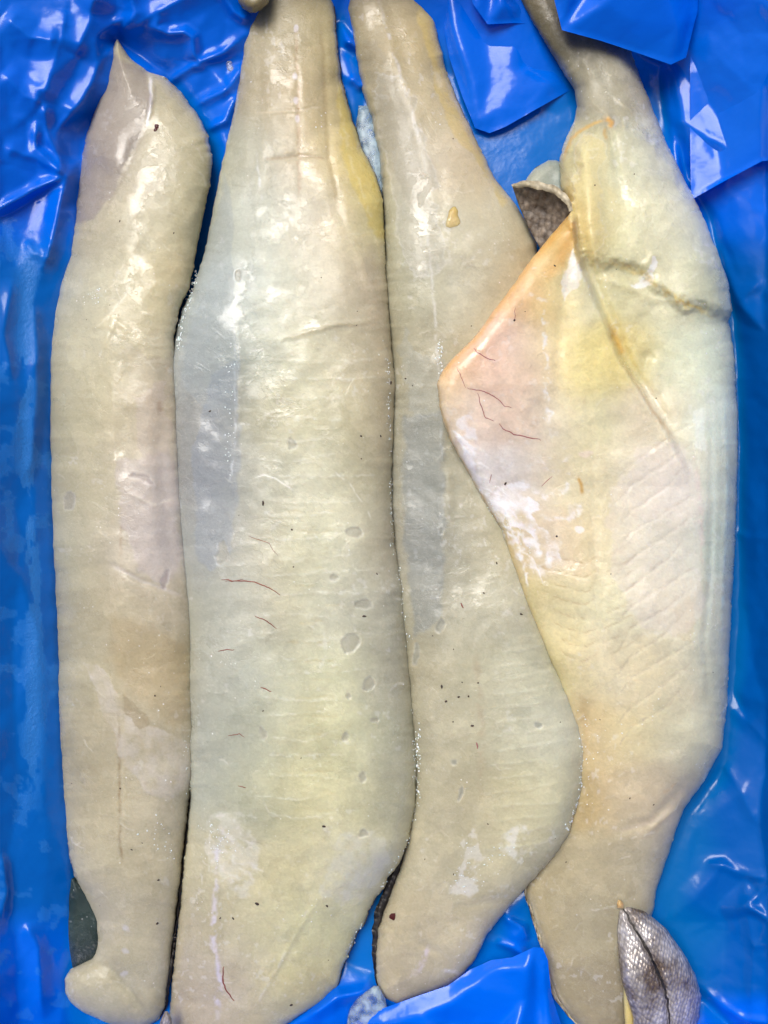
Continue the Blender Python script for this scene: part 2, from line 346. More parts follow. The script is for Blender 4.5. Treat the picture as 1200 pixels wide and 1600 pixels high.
FILM = s2l('006cee'); FILM_DEEP = s2l('0068c6'); FILM_CYAN = s2l('0074b6'); FILM_WET = s2l('3a92ea')
CREASES = [
 # far rim of the liner all round
 [(-120,-120,8),(-120,250,8),(-120,700,8.5),(-120,1200,8),(-120,1720,9)],
 [(1320,-120,11),(1320,300,11),(1320,700,11.5),(1320,1200,11),(1320,1720,11)],
 [(-120,-120,8),(200,-120,7),(360,-120,6.5),(560,-120,6),(760,-120,6.5),(1000,-120,7),(1320,-120,11)],
 [(150,-60,4.8),(360,-50,3.4),(560,-60,2.4),(760,-60,2.8),(1000,-60,3.2)],
 [(-120,1720,9),(160,1720,9),(520,1720,9),(900,1720,9.5),(1100,1720,9.5),(1320,1720,11)],
 [(120,1660,1.8),(520,1665,2.2),(900,1670,2.2),(1100,1660,2.6)],
 # left wall
 [(22,420,3.2),(26,560,3.3),(34,620,3.3),(30,720,3.3),(24,800,3.1),(30,900,3.3),(20,1000,3.1),(24,1120,3.2),(30,1260,3.0),(12,1330,3.4),(26,1460,2.6),(30,1600,2.4)],
 [(52,470,2.6),(60,560,2.55),(55,650,2.6),(52,760,2.5),(54,880,2.5),(60,1000,2.5),(64,1120,2.4),(70,1260,2.3),(74,1360,2.1),(62,1470,1.9),(66,1600,1.8)],
 [(116,330,1.7),(112,400,1.7),(94,445,1.7),(77,530,1.7),(75,650,1.7),(77,800,1.7),(83,930,1.7),(91,1100,1.6),(97,1260,1.5),(107,1350,1.2),(106,1440,.9),(104,1540,.7),(112,1620,.7)],
 [(140,350,.2),(130,480,.2),(105,700,.2),(112,930,.2),(120,1150,.2),(130,1350,.2),(140,1480,.1),(140,1640,.2)],
 # top left folds
 [(183,60,1.6),(165,85,2.4),(150,130,2.5),(120,170,2.6),(86,208,2.8)],
 [(183,60,1.6),(215,38,2.6),(250,18,2.9),(300,-20,3.2)],
 [(250,18,2.9),(243,44,2.5),(262,52,2.4),(290,52,2.5),(301,62,2.4),(303,88,1.9),(312,98,1.8),(345,82,1.9),(385,52,1.9)],
 [(268,120,.7),(306,95,1.5),(312,98,1.8)],
 [(300,170,.6),(350,140,1.3),(385,100,1.0)],
 [(322,205,.5),(345,195,1.2),(368,150,1.0)],
 [(110,0,4.2),(104,40,3.9),(80,120,3.7),(66,160,3.9),(56,185,3.7),(57,232,3.3),(80,255,2.9),(104,274,2.6)],
 [(66,160,3.9),(74,200,2.9),(92,240,2.5),(104,274,2.6)],
 [(104,274,2.6),(60,292,3.0),(0,326,3.6),(-40,345,4.6)],
 [(104,274,2.6),(58,302,2.5),(0,340,3.1)],
 [(104,274,2.6),(92,330,2.5),(80,380,2.4),(66,420,2.45)],
 [(40,370,2.5),(52,395,2.7),(70,400,2.1)],
 [(134,180,1.3),(126,250,1.2),(119,320,1.2)],
 [(150,60,3.6),(140,20,3.7),(170,-20,4.4)],
 [(0,60,5.4),(40,110,4.5),(20,200,4.4),(0,250,4.6)],
 [(335,0,3.0),(370,22,2.4),(385,30,2.0)],
 [(200,-10,3.9),(195,25,3.0)],
 # gap between the second and third fillet
 [(530,30,.5),(545,60,1.4),(560,90,.5)],
 [(535,72,.7),(560,68,.7)],[(548,120,1.0),(572,128,.6)],[(560,200,.3),(590,230,.3)],
 # beside the right fillet
 [(1000,90,.8),(1035,180,.5),(1075,280,.4),(1108,345,.3),(1150,500,.3),(1158,700,.3),(1156,900,.3),(1146,1080,.3),(1128,1200,.3),(1075,1280,.3),(1038,1390,.3),(1040,1440,.3)],
 [(1030,100,1.0),(1050,190,1.3),(1066,290,1.4),(1082,330,1.2)],
 [(1050,95,1.6),(1070,190,2.2),(1078,310,1.9)],
 [(1118,330,1.0),(1160,440,1.6),(1195,455,2.6)],
 [(1195,270,3.6),(1198,360,3.2),(1196,440,2.8),(1150,470,1.3),(1196,520,3.2),(1186,640,2.1),(1198,760,2.6)],
 [(1180,820,1.7),(1192,860,2.6),(1196,960,2.2),(1178,1040,1.2),(1196,1100,2.6)],
 [(1140,1100,.5),(1170,1135,1.2),(1200,1160,1.9)],
 [(1126,1192,.5),(1160,1240,1.5),(1186,1292,2.0)],
 [(1080,1300,.5),(1130,1340,1.0),(1180,1370,2.2)],
 [(1102,1347,.7),(1130,1350,1.35),(1165,1368,1.6),(1200,1372,2.6)],
 [(1060,1390,.5),(1085,1405,1.0),(1120,1420,.9)],
 [(1165,1416,2.4),(1172,1432,1.9),(1180,1480,2.1),(1178,1560,2.2),(1172,1592,2.0)],
 [(1165,1416,2.4),(1184,1400,2.3),(1200,1372,2.6)],
 [(1165,1416,2.4),(1200,1440,2.9)],[(1176,1478,2.0),(1200,1474,2.9)],
 [(1096,1540,.6),(1130,1572,1.2),(1160,1594,1.6),(1200,1600,2.6)],
 [(1100,1562,.2),(1150,1612,.5),(1200,1640,1.2)],
 [(1130,1440,.9),(1128,1520,1.0)],
 # bottom
 [(440,1610,.9),(480,1590,1.4),(520,1562,1.5),(560,1552,1.1),(590,1550,.8)],
 [(470,1560,.3),(540,1500,.4),(588,1440,.3)],
 [(760,1440,.4),(790,1430,1.0),(830,1440,.5)],[(775,1475,.5),(808,1462,1.3),(822,1500,.8)],
 [(480,1640,.6),(520,1610,1.2),(560,1600,.6)],
 [(880,1620,.6),(930,1660,.8)],
 # bottom of the box, under the fish
 [(200,200,.15),(200,600,.15),(200,1000,.15),(200,1400,.15)],
 [(440,100,.3),(440,600,.15),(440,1000,.15),(440,1400,.15)],
 [(660,100,.3),(700,600,.15),(760,1000,.15),(700,1400,.15)],
 [(870,180,.4),(820,250,.3),(1000,300,.15),(1050,700,.15),(1000,1000,.15),(960,1300,.15),(920,1500,.15)],
]
def facet_field(step, seed):
    """random creased facets: jittered points with random heights"""
    rr = random.Random(seed); pts = []
    for yy in np.arange(-140, 1760, step):
        for xx in np.arange(-140, 1360, step):
            if (xx < 480 and yy < 480) or xx < 140 or xx > 980 or yy > 1360 or yy < 330:
                pts.append([(xx+rr.uniform(-.45, .45)*step, yy+rr.uniform(-.45, .45)*step, rr.uniform(-1, 1))])
    return pts
FACET1, FACET2 = facet_field(74, 3), facet_field(34, 8)
def film_detail(x, y):
    """sharp little creases and dents, cm; strongest where the bag is bunched up in the corner"""
    a = 0.22+0.5*sstep(420, 300, y)*sstep(460, 380, x)+0.4*sstep(1400, 1480, y)+0.25*sstep(330, 200, y)-0.10*sstep(1000, 1060, x)*sstep(330, 420, y)*sstep(1300, 1200, y)
    r1 = np.nan_to_num(tri_interp(x, y, FACET1)); r2 = np.nan_to_num(tri_interp(x+6*fbm(x, y, 40, 2, 2), y+6*fbm(x, y, 40, 4, 2), FACET2))
    return a*(0.34*r1 + 0.07*r2)

liner = thing('plastic_liner', 'crumpled glossy blue plastic film lining the box under all the fillets', 'plastic bag')
gx, gy = np.meshgrid(np.arange(-120, 1320.1, 2.6), np.arange(-120, 1720.1, 2.6))
gz = tri_interp(gx+2.5*fbm(gx, gy, 30, 1, 2), gy+2.5*fbm(gx, gy, 30, 2, 2), CREASES)
gz = np.where(np.isnan(gz), 4.0, gz)
gz = gauss(gz, 1.0)
RIDGES = [  # long folds in the film: polyline, half width px, height cm
 ([(183,62),(160,95),(140,135),(90,206)], 22, .55), ([(183,60),(240,22),(300,-12),(330,-40)], 26, .6), ([(250,18),(242,44),(262,53),(288,51),(300,60),(304,86),(312,99),(350,82),(388,52)], 11, .5),
 ([(104,10),(96,60),(78,125),(66,160)], 26, .6), ([(66,160),(74,205),(104,274)], 13, .5), ([(56,185),(57,232),(80,256),(104,274)], 10, .4), ([(104,274),(50,298),(-20,338)], 10, .5),
 ([(104,274),(92,330),(80,380),(62,430)], 16, .45), ([(150,-20),(142,30),(118,90)], 24, .6), ([(0,110),(40,150),(66,160)], 20, .4), ([(262,128),(310,100)], 9, .35), ([(298,172),(355,138),(388,96)], 11, .45), ([(320,206),(352,190),(372,140)], 9, .4),
 ([(330,-30),(365,18),(390,34)], 9, .5), ([(0,20),(50,60),(96,60)], 22, .5), ([(200,-20),(212,20),(186,52)], 18, .5), ([(0,230),(50,245),(104,274)], 16, .35),
 ([(52,470),(58,560),(54,660),(44,760)], 12, .22), ([(20,430),(8,520),(22,600)], 14, .3), ([(40,372),(52,396),(74,402),(80,370)], 9, .3), ([(0,1330),(10,1390),(0,1440)], 12, .4), ([(40,1440),(60,1480),(66,1600)], 16, .35),
 ([(1126,1192),(1160,1240),(1186,1292)], 13, .35), ([(1100,1346),(1132,1350),(1166,1368),(1210,1372)], 9, .5), ([(1165,1416),(1184,1398),(1212,1370)], 9, .5), ([(1165,1416),(1176,1480),(1174,1590)], 11, .4), ([(1172,1480),(1210,1474)], 7, .35), ([(1165,1416),(1205,1440)], 7, .4),
 ([(1096,1542),(1130,1574),(1166,1596),(1210,1600)], 9, .5), ([(1150,830),(1175,842),(1200,838)], 8, .25), ([(1145,1105),(1180,1140),(1210,1170)], 11, .35), ([(1195,430),(1170,455),(1150,470)], 12, .3),
 ([(478,1592),(525,1560),(590,1546)], 12, .5), ([(785,1430),(815,1448),(825,1470)], 8, .35), ([(770,1470),(800,1480),(822,1496)], 8, .4), ([(540,62),(560,74),(580,70)], 8, .35), ([(545,118),(562,135),(575,132)], 8, .35), ([(1060,180),(1062,260),(1072,310)], 9, .4)]
for _p, _w, _h in RIDGES:
    _m = bb(gx, gy, _p, _w*1.5+8); _X, _Y = gx[_m], gy[_m]
    _w *= 1.5; _d, _t = segdist(_X+3*fbm(_X, _Y, 40, 5, 2), _Y+3*fbm(_X, _Y, 40, 9, 2), _p)
    if _p[0][0] > 1000: _h *= .45
    gz[_m] += _h*np.clip(1-_d/_w, 0, 1)**1.4*np.clip(np.sin(np.pi*np.clip(_t, .03, .97))*2, 0, 1)
gz = np.maximum(gauss(gz + film_detail(gx, gy)*sstep(0.2, 0.8, gz), 0.6), 0.05)*0.01
def film_cols(x, y, z):
    n1 = fbm(x, y, 120, 9, 3)[..., None]
    c = FILM*(1+0.08*n1)
    layer_shade = np.clip(0.25*sstep(0.0, 0.35, fbm(x*0.7+0.4*y, y*0.6, 160, 12, 2))+sstep(330, 430, y)*np.maximum(sstep(1480, 1400, y), sstep(1000, 1040, x)*sstep(1580, 1540, y)), 0, 1)[..., None]   # single film less milky than bunched-up layers; lower right darkened as painted shade
    right_shade = (sstep(1000, 1040, x)*sstep(300, 380, y))[..., None]; c = c*(1-0.9*layer_shade)+FILM_DEEP*(1-.22*right_shade)*0.9*layer_shade  # right-hand film darker: shade beside the fillet put into the colour
    low = (1-sstep(0.004, 0.012, z))[..., None]
    c = c*(1-0.55*low)+FILM_CYAN*0.55*low                                       # single film stuck to brine and ice
    band = np.exp(-((x-46-8*np.sin(y/130))/20)**2)*sstep(360, 420, y)*sstep(1350, 1150, y)
    p = sstep(0.02, 0.09, fbm(x*1.3, y*0.55, 60, 5, 5)+0.45*band-0.25)*band
    p = np.maximum(p, 0.5*sstep(0.26, 0.32, fbm(x, y, 34, 10, 4))*(x < 110)*(y > 340))
    c = c*(1-0.6*p[..., None])+FILM_WET*0.6*p[..., None]                          # frost and brine smeared on the film
    wet = np.clip(p+0.15*sstep(0, .3, fbm(x, y, 50, 2, 3)), 0, 1)
    return c.reshape(-1, 3), wet.ravel()
ny, nx = gx.shape; ii = np.arange(ny*nx).reshape(ny, nx)
fc = np.stack([ii[:-1, :-1], ii[1:, :-1], ii[1:, 1:], ii[:-1, 1:]], -1).reshape(-1, 4)
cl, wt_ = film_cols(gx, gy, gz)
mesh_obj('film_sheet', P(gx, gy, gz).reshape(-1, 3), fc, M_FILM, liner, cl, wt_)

def film_panel(name, outline, creases, step=4.0, label=None):
    """a loose fold of film lying over the sheet: own outline, own creases"""
    ol = []
    for i in range(len(outline)):
        a = outline[i]; b = outline[(i+1) % len(outline)]; k = max(1, int(math.hypot(b[0]-a[0], b[1]-a[1])/step))
        for j in range(k): t = j/k; ol.append((a[0]+(b[0]-a[0])*t, a[1]+(b[1]-a[1])*t))
    o2 = np.array(ol); poly = np.array([p[:2] for p in outline], float)
    X, Y = np.meshgrid(np.arange(poly[:, 0].min(), poly[:, 0].max(), step), np.arange(poly[:, 1].min(), poly[:, 1].max(), step))
    m = inside(X, Y, poly); d, _ = segdist(X, Y, poly, True); m &= d > step*0.6
    pts = np.vstack([o2, np.stack([X[m], Y[m]], -1)])
    n = len(o2)
    V, E, F, _, _, _ = delaunay_2d_cdt([Vector(p) for p in pts], [(i, (i+1) % n) for i in range(n)], [], 1, 1e-4)
    vx = np.array([v.x for v in V]); vy = np.array([v.y for v in V])
    cz = np.nanmean([tri_interp(vx+5*a_, vy+5*b_, [list(outline)+[outline[0]]]+creases) for a_ in (-1, 0, 1) for b_ in (-1, 0, 1)], axis=0)
    bad = np.isnan(cz)
    if bad.any():
        oz = np.array([p[2] for p in outline]); op = np.array([p[:2] for p in outline])
        cz[bad] = idw(vx[bad], vy[bad], op, 20, oz)[:, 0]
    cz = (cz+0.7*film_detail(vx, vy))*0.01
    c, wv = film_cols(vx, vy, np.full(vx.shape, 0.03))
    faces = [tuple(f) for f in F]
    co = P(vx, vy, cz)
    f0 = faces[0]; nrm = np.cross(co[f0[1]]-co[f0[0]], co[f0[2]]-co[f0[0]])
    if nrm[2] < 0: faces = [f[::-1] for f in faces]
    o = mesh_obj(name, co, faces, M_FILM, liner, c, wv*0.2)
    if label: o['label'] = label
    return o

film_panel('film_fold', [(672,-60,1.0),(690,30,1.0),(702,90,.9),(722,150,.8),(742,200,.7),(765,208,.8),(790,198,.95),(830,175,1.0),(896,138,.6),(880,70,.5),(850,0,.7),(835,-60,1.0)],
  [[(694,-60,2.2),(708,40,1.9),(722,80,1.75),(738,125,1.5),(746,190,1.1),(784,170,1.25),(796,148,1.3)],[(810,50,1.5),(800,110,1.35),(860,130,1.2)],[(760,60,1.2),(764,130,1.2)]])
film_panel('film_fold', [(728,-60,2.6),(738,4,2.4),(750,22,2.3),(762,38,2.2),(800,36,2.0),(830,37,1.7),(822,18,1.8),(806,-14,1.9),(800,-60,3.0)],
  [[(762,38,2.2),(784,6,3.0),(792,-60,3.6)],[(762,38,2.2),(744,6,2.9),(742,-60,3.4)],[(768,-5,2.5),(776,-60,2.9)]])
film_panel('film_fold', [(858,-60,4.6),(866,0,4.3),(878,47,4.1),(940,64,4.0),(1000,84,3.8),(1048,101,3.6),(1072,90,3.4),(1082,48,3.6),(1090,18,3.9),(1092,-60,5.0)],
  [[(878,47,4.1),(945,4,5.3),(1010,-60,6.4)],[(878,47,4.1),(884,0,5.0),(880,-60,5.8)],[(915,-10,4.5),(930,-60,5.2)],[(1000,84,3.8),(985,30,5.0)],[(1048,101,3.6),(1062,40,4.7),(1052,-60,5.6)]])
film_panel('film_fold', [(1084,-60,4.0),(1082,48,2.6),(1078,110,2.4),(1078,200,2.2),(1080,312,2.0),(1130,284,2.6),(1190,252,4.3),(1260,244,7.8),(1300,100,10.8),(1290,-60,11)],
  [[(1150,-60,3.6),(1122,34,2.8),(1165,36,3.9),(1196,10,5.6)],[(1112,180,2.3),(1165,108,3.4),(1200,70,5.4)],[(1192,130,5.0),(1190,210,4.6)]])
film_panel('film_fold', [(520,1660,1.6),(540,1604,1.6),(592,1578,1.9),(650,1557,2.0),(700,1540,1.9),(735,1515,1.7),(768,1500,2.0),(800,1496,2.4),(834,1480,2.9),(848,1481,2.9),(856,1500,2.4),(862,1555,2.0),(880,1610,1.6),(890,1660,2.0)],
  [[(800,1496,2.4),(770,1512,2.7),(735,1542,2.6),(700,1570,2.5),(660,1585,2.6),(600,1600,2.3)],[(834,1480,2.9),(826,1510,3.3),(820,1560,3.0),(806,1610,3.4),(800,1660,3.6)],[(848,1481,2.9),(852,1520,2.9),(858,1590,2.8),(866,1660,3.0)],[(838,1500,2.7),(842,1570,2.3),(840,1660,2.8)],[(700,1600,2.0),(740,1580,2.4),(770,1610,2.2)],[(620,1640,2.2),(680,1620,2.8)]])

# ------------------------------------------------------------------ fillets
CREAM = s2l('dcd4bc')
def flesh_tone(h, k):
    c = s2l(h); l_ = c @ np.array([.30, .59, .11]); c = np.clip(l_+(c-l_)*1.06, 0.01, 1)
    if c[2] <= c[0]: c = c*(1+(np.array([1.10, 1.04, 0.92])-1)*np.clip((.5-l_)/.25, 0, 1))      # dark tones, thin flesh and painted shade alike, made warmer
    return ((c*(1-k)+CREAM*k)*np.array([0.93, 0.94, 0.88]))**1.02
class Fillet:
    """closed flesh body: left and right outline, height field and painted flesh colour with shading in it, all addressed in photo pixels"""
    def __init__(s, left, right, zc, drop, colours, zs=60, cs=40, rough_edge=1.3, seed=0, bottom=0.004, smooth=9, rnd=(1.0, 1.0), ragged=(), cream=0.0):
        s.cream = cream; s.round = rnd; s.seed = seed; s.bottom = bottom
        L = np.array(left, float); R = np.array(right, float)
        s.y0 = min(L[0, 1], R[0, 1]); s.y1 = max(L[-1, 1], R[-1, 1])
        yy = np.arange(s.y0, s.y1+0.5, 1.0)
        def edge(E, sg):
            e = np.interp(yy, E[:, 1], E[:, 0]); k = np.hanning(smooth+2)[1:-1]; k /= k.sum()
            p = len(k)//2; sm = np.convolve(np.pad(e, p, 'edge'), k, 'valid')
            return sm, rough_edge*(fbm(yy, yy*0+sg*50, 26, seed+3, 4)*1.5 + fbm(yy, yy*0+sg*90, 6, seed+5, 2)*0.9)
        (xl, nl), (xr, nr) = edge(L, 1), edge(R, 2)
        for (e0, e1, am) in ragged: nr = nr + am*sstep(e0, e0+30, yy)*sstep(e1, e1-30, yy)*(fbm(yy, yy*0+7, 13, 9, 4)*2.2+fbm(yy, yy*0+3, 4, 11, 2))
        k = np.clip((xr-xl-4)/40, 0, 1); xl = xl+nl*k; xr = xr+nr*k
        mid = (xl+xr)/2; bad = xr-xl < 1.0; xl = np.where(bad, mid-.5, xl); xr = np.where(bad, mid+.5, xr)
        s.yy, s.xl, s.xr = yy, xl, xr
        st = slice(0, None, 7)
        s.out = np.vstack([np.stack([xl[st], yy[st]], -1), [[mid[-1], yy[-1]]], np.stack([xr[st], yy[st]], -1)[::-1]])
        s.zc, s.drop, s.colours, s.zs, s.cs = zc, drop, colours, zs, cs
        s.hfx = []; s.cfx = []
    def height(s, x, y):
        d, _ = segdist(x, y, s.out, True)
        ins = (x >= np.interp(y, s.yy, s.xl)-.6) & (x <= np.interp(y, s.yy, s.xr)+.6)
        d = np.where(ins, d, 0)
        z = idw(x, y, [p[:2] for p in s.zc], s.zs, [p[2] for p in s.zc])[..., 0]*0.01
        q = idw(x, y, [p[:2] for p in s.drop], 45, [p[2:4] for p in s.drop])*np.array([s.round[0], s.round[1]])
        t = np.clip(d/q[..., 1], 0, 1); dome = np.power(np.clip(1-np.power(1-t, 2.3), 0, 1), 1/2.0)
        z = z - q[..., 0]*0.01*(1-dome)
        z = z + 0.0014*fbm(x, y, 70, s.seed+1, 3)*dome + 0.00018*fbm(x*0.8, y*1.3, 18, s.seed+4, 3)*dome
        for f in s.hfx: z = z + f(x, y)
        return np.maximum(z, s.bottom+0.0015)
    def colour(s, x, y):
        wx = x+16*fbm(x, y, 60, s.seed+2, 5); wy = y+22*fbm(x, y, 60, s.seed+6, 5)
        c = idw(wx, wy, [p[:2] for p in s.colours], s.cs, [flesh_tone(p[2], s.cream+(.16 if p[1] > 1300 and s.cream else 0)) for p in s.colours])
        wet = 0.5+0.5*sstep(-0.08, 0.0, fbm(x, y*0.75, 75, s.seed+8, 5))-0.35*sstep(0.12, 0.2, fbm(x, y, 60, s.seed+9, 5))
        n1 = fbm(x*1.1+6*fbm(x, y, 20, 3, 3), y*0.85, 74, s.seed+10, 6); n2 = fbm(x, y*1.35, 36, s.seed+13, 6)
        gl = (0.75*sstep(0.02, 0.035, n1)+0.6*sstep(0.10, 0.115, n2))[..., None]                       # thin ice glaze with crisp rims
        c = c*(1+0.07*gl-0.03)+0.01*gl
        rimm = 0.10*np.exp(-((n1-0.028)/0.010)**2)*sstep(-.05, .2, fbm(x, y, 25, s.seed+5, 3)) + 0.07*np.exp(-((n2-0.108)/0.014)**2)*sstep(0, .2, fbm(x, y, 30, s.seed+7, 3))
        c = c*(1-rimm[..., None])+0.80*rimm[..., None]
        dk = sstep(0.18, 0.195, fbm(x, y*1.2, 44, s.seed+11, 6))[..., None]; c = c*(1-0.05*dk); wet = wet-0.3*dk[..., 0]
        c = c*(1+0.035*fbm(x*0.8, y*1.3, 24, s.seed+12, 5)+0.03*fbm(x, y, 8, s.seed+3, 2))[..., None]
        fk = 0.45*sstep(0.34, 0.46, fbm(x, y, 9, s.seed+14, 3))*sstep(0.16, 0.34, fbm(x, y, 66, s.seed+15, 3))           # flecks of frost in drifts
        c = c*(1-0.5*fk[..., None])+0.80*0.5*fk[..., None]
        for f in s.cfx: c, wet = f(x, y, c, wet)
        return np.clip(c, 0.002, 0.9), np.clip(wet, 0, 1)
    def build(s, mat, parent, step=1.95):
        n_mid = int((s.y1-s.y0)/step)
        e = np.linspace(0, 1, n_mid); ys = s.y0+(s.y1-s.y0)*e
        ys = np.unique(np.concatenate([ys, s.y0+np.array([.4, 1, 1.8]), s.y1-np.array([.4, 1, 1.8])]))
        xl = np.interp(ys, s.yy, s.xl); xr = np.interp(ys, s.yy, s.xr)
        N = int(np.max(xr-xl)/step)+10; B = 14
        u = np.linspace(0, 1, N); u = 0.82*u+0.18*(0.5-0.5*np.cos(np.pi*u))
        X = xl[:, None]+(xr-xl)[:, None]*u; Y = np.repeat(ys[:, None], N, 1)
        Z = s.height(X, Y); C, W = s.colour(X, Y)
        ub = np.linspace(1, 0, B+2)[1:-1]
        Xb = xl[:, None]+(xr-xl)[:, None]*ub; Yb = np.repeat(ys[:, None], B, 1)
        db, _ = segdist(Xb, Yb, s.out, True)
        ez = (Z[:, -1:]*(ub)+Z[:, :1]*(1-ub))
        Zb = s.bottom + (np.maximum(ez, s.bottom+.001)-s.bottom)*np.clip(1-db/26, 0, 1)**2
        Zt = Z[:, np.clip((ub*(N-1)).astype(int), 0, N-1)]
        Zb = np.minimum(Zb, Zt-0.0012) if s.bottom is not None else Zb
        co = np.concatenate([P(X, Y, Z), P(Xb, Yb, Zb)], 1); K = N+B; R = len(ys)
        cb = np.concatenate([C, np.broadcast_to(C[:, [0]]*0.8, (R, B, 3))], 1); wb = np.concatenate([W, np.ones((R, B))*.3], 1)
        i = np.arange(R*K).reshape(R, K); j = np.roll(i, -1, 1)
        f = np.stack([i[:-1], i[1:], j[1:], j[:-1]], -1).reshape(-1, 4)
        return mesh_obj('flesh', co.reshape(-1, 3), f, mat, parent, cb.reshape(-1, 3), wb.ravel())
    def skin(s, mat, parent, offl, offr, ztop=0.006, zl=None, zr=None, ya=None, yb=None, label=None):
        """skin under the flesh; offl/offr = (y, px) how far it shows past the flesh"""
        ys = np.arange(max(s.y0+6, ya or -1e9), min(s.y1-5, yb or 1e9), 4.0)
        ol = np.interp(ys, *np.array(offl, float).T); orr = np.interp(ys, *np.array(offr, float).T)
        ol = ol*(1+0.35*fbm(ys, ys*0, 20, s.seed+2, 3)); orr = orr*(1+0.35*fbm(ys, ys*0+9, 20, s.seed+2, 3))
        xl = np.interp(ys, s.yy, s.xl); xr = np.interp(ys, s.yy, s.xr)
        el = s.height(xl+1, ys); er = s.height(xr-1, ys)
        K = 18; u = np.linspace(0, 1, K)
        rows = []
        fl = np.where(ol > 0.3, 1, 0.3); fr = np.where(orr > 0.3, 1, 0.3)
        Xo = (xl-ol)[:, None]+((xr+orr)-(xl-ol))[:, None]*u; Yo = np.repeat(ys[:, None], K, 1)
        e0 = np.maximum(el*0.75*fl, .003)[:, None]; e1 = np.maximum(er*0.75*fr, .003)[:, None]
        edge = np.maximum((1-u*5).clip(0)*e0, (1-(1-u)*5).clip(0)*e1)
        Zo = np.maximum(s.bottom-0.0015, 0.0012)+edge*0.9
        inx = Xo.copy(); inx[:, 0] += 3; inx[:, -1] -= 3
        co = np.concatenate([P(Xo, Yo, Zo), P(inx, Yo, Zo-0.0008)[:, ::-1]], 1)
        R = len(ys); KK = 2*K; i = np.arange(R*KK).reshape(R, KK); j = np.roll(i, -1, 1)
        f = np.stack([i[:-1], i[1:], j[1:], j[:-1]], -1).reshape(-1, 4)
        o = mesh_obj('skin', co.reshape(-1, 3), f, mat, parent)
        if label: o['label'] = label
        return o

# feature painters ------------------------------------------------------------
def stroke_h(pts, wid, amp, taper=True):
    """ridge (amp > 0) or groove (amp < 0), mm"""
    def f(x, y):
        o = np.zeros(x.shape); m = bb(x, y, pts, wid*3)
        if m.any():
            X, Y = x[m], y[m]; d, t = segdist(X+2*fbm(X, Y, 14, 2, 2), Y+2*fbm(X, Y, 14, 3, 2), pts)
            o[m] = amp*0.001*np.exp(-(d/wid)**2)*(np.sin(np.pi*np.clip(t, 0.02, 0.98))**0.5 if taper else 1)
        return o
    return f
def stroke_c(pts, wid, hexc, op, wet=None, jag=2.5, soft=1.0, patchy=0.0, sd=0):
    c1 = s2l(hexc)
    def f(x, y, c, w_):
        m = bb(x, y, pts, wid*3+6)
        if m.any():
            X, Y = x[m], y[m]; d, t = segdist(X+jag*fbm(X, Y, 12, 2+sd, 3), Y+jag*fbm(X, Y, 12, 5+sd, 3), pts)
            a = op*(1-sstep(wid*(1-soft)*0.9, wid*1.05+0.6, d))*np.clip(np.sin(np.pi*np.clip(t, 0.03, 0.97))*2.5, 0, 1)
            if patchy: a = a*sstep(-patchy, 0.25, fbm(X, Y, 10, 9+sd, 3))
            c[m] = c[m]*(1-a[:, None])+c1*a[:, None]
            if wet is not None: w_[m] = w_[m]*(1-a)+wet*a
        return c, w_
    return f
def poly_c(poly, hexc, op, wet=None, jag=5, soft=3, patchy=0, sd=0, rim=0):
    c1 = s2l(hexc)
    def f(x, y, c, w_):
        m = bb(x, y, poly, 12+2.6*jag)
        if m.any():
            X, Y = x[m], y[m]; X2 = X+2.6*jag*fbm(X, Y, 30, 4+sd, 6); Y2 = Y+2.6*jag*fbm(X, Y, 30, 7+sd, 6)
            d, _ = segdist(X2, Y2, poly, True); sg = np.where(inside(X2, Y2, poly), d, -d)
            a = op*sstep(-soft*.5, soft*.5, sg)
            if patchy: a = a*sstep(-patchy, patchy, fbm(X, Y, 16, 11+sd, 5)+0.1)
            c[m] = c[m]*(1-a[:, None])+c1*a[:, None]
            if rim:
                r = rim*np.exp(-(sg/1.8)**2); c[m] = c[m]*(1-r[:, None])+0.78*r[:, None]
            if wet is not None: w_[m] = w_[m]*(1-a)+wet*a
        return c, w_
    return f
def poly_h(poly, amp, jag=5, soft=3, sd=0):
    def f(x, y):
        o = np.zeros(x.shape); m = bb(x, y, poly, 12+2.6*jag)
        if m.any():
            X, Y = x[m], y[m]; X2 = X+2.6*jag*fbm(X, Y, 30, 4+sd, 6); Y2 = Y+2.6*jag*fbm(X, Y, 30, 7+sd, 6)
            d, _ = segdist(X2, Y2, poly, True); sg = np.where(inside(X2, Y2, poly), d, -d)
            o[m] = amp*0.001*sstep(-soft*.5, soft*.5, sg)
        return o
    return f
def ell(cx, cy, a, b, rot=0, n=14):
    r = math.radians(rot); return [(cx+a*math.cos(t)*math.cos(r)-b*math.sin(t)*math.sin(r), cy+a*math.cos(t)*math.sin(r)+b*math.sin(t)*math.cos(r)) for t in np.linspace(0, 2*math.pi, n, endpoint=False)]
def dent(F, cx, cy, a, b, rot=0, hexc='a8a594', depth=0.7):
    """crisp-edged hollow in the ice glaze"""
    e = ell(cx, cy, a, b, rot); F.hfx.append(poly_h(e, -depth, jag=4, soft=3)); F.cfx.append(poly_c(e, hexc, 0.6, wet=0.2, jag=4, soft=2, rim=0.12))
def myo(F, lines, col='e2e2d8', op=0.35, wid=2.0, amp=0.25):
    for k, l_ in enumerate(lines):
        F.hfx.append(stroke_h(l_, 3.0, amp)); F.cfx.append(stroke_c(l_, wid, col, op, jag=4, patchy=0.35, sd=k % 5))

def pts_of(txt):
    out = []
    for t in txt.split():
        a, b, c = t.split(','); out.append((float(a), float(b), c))
    return out

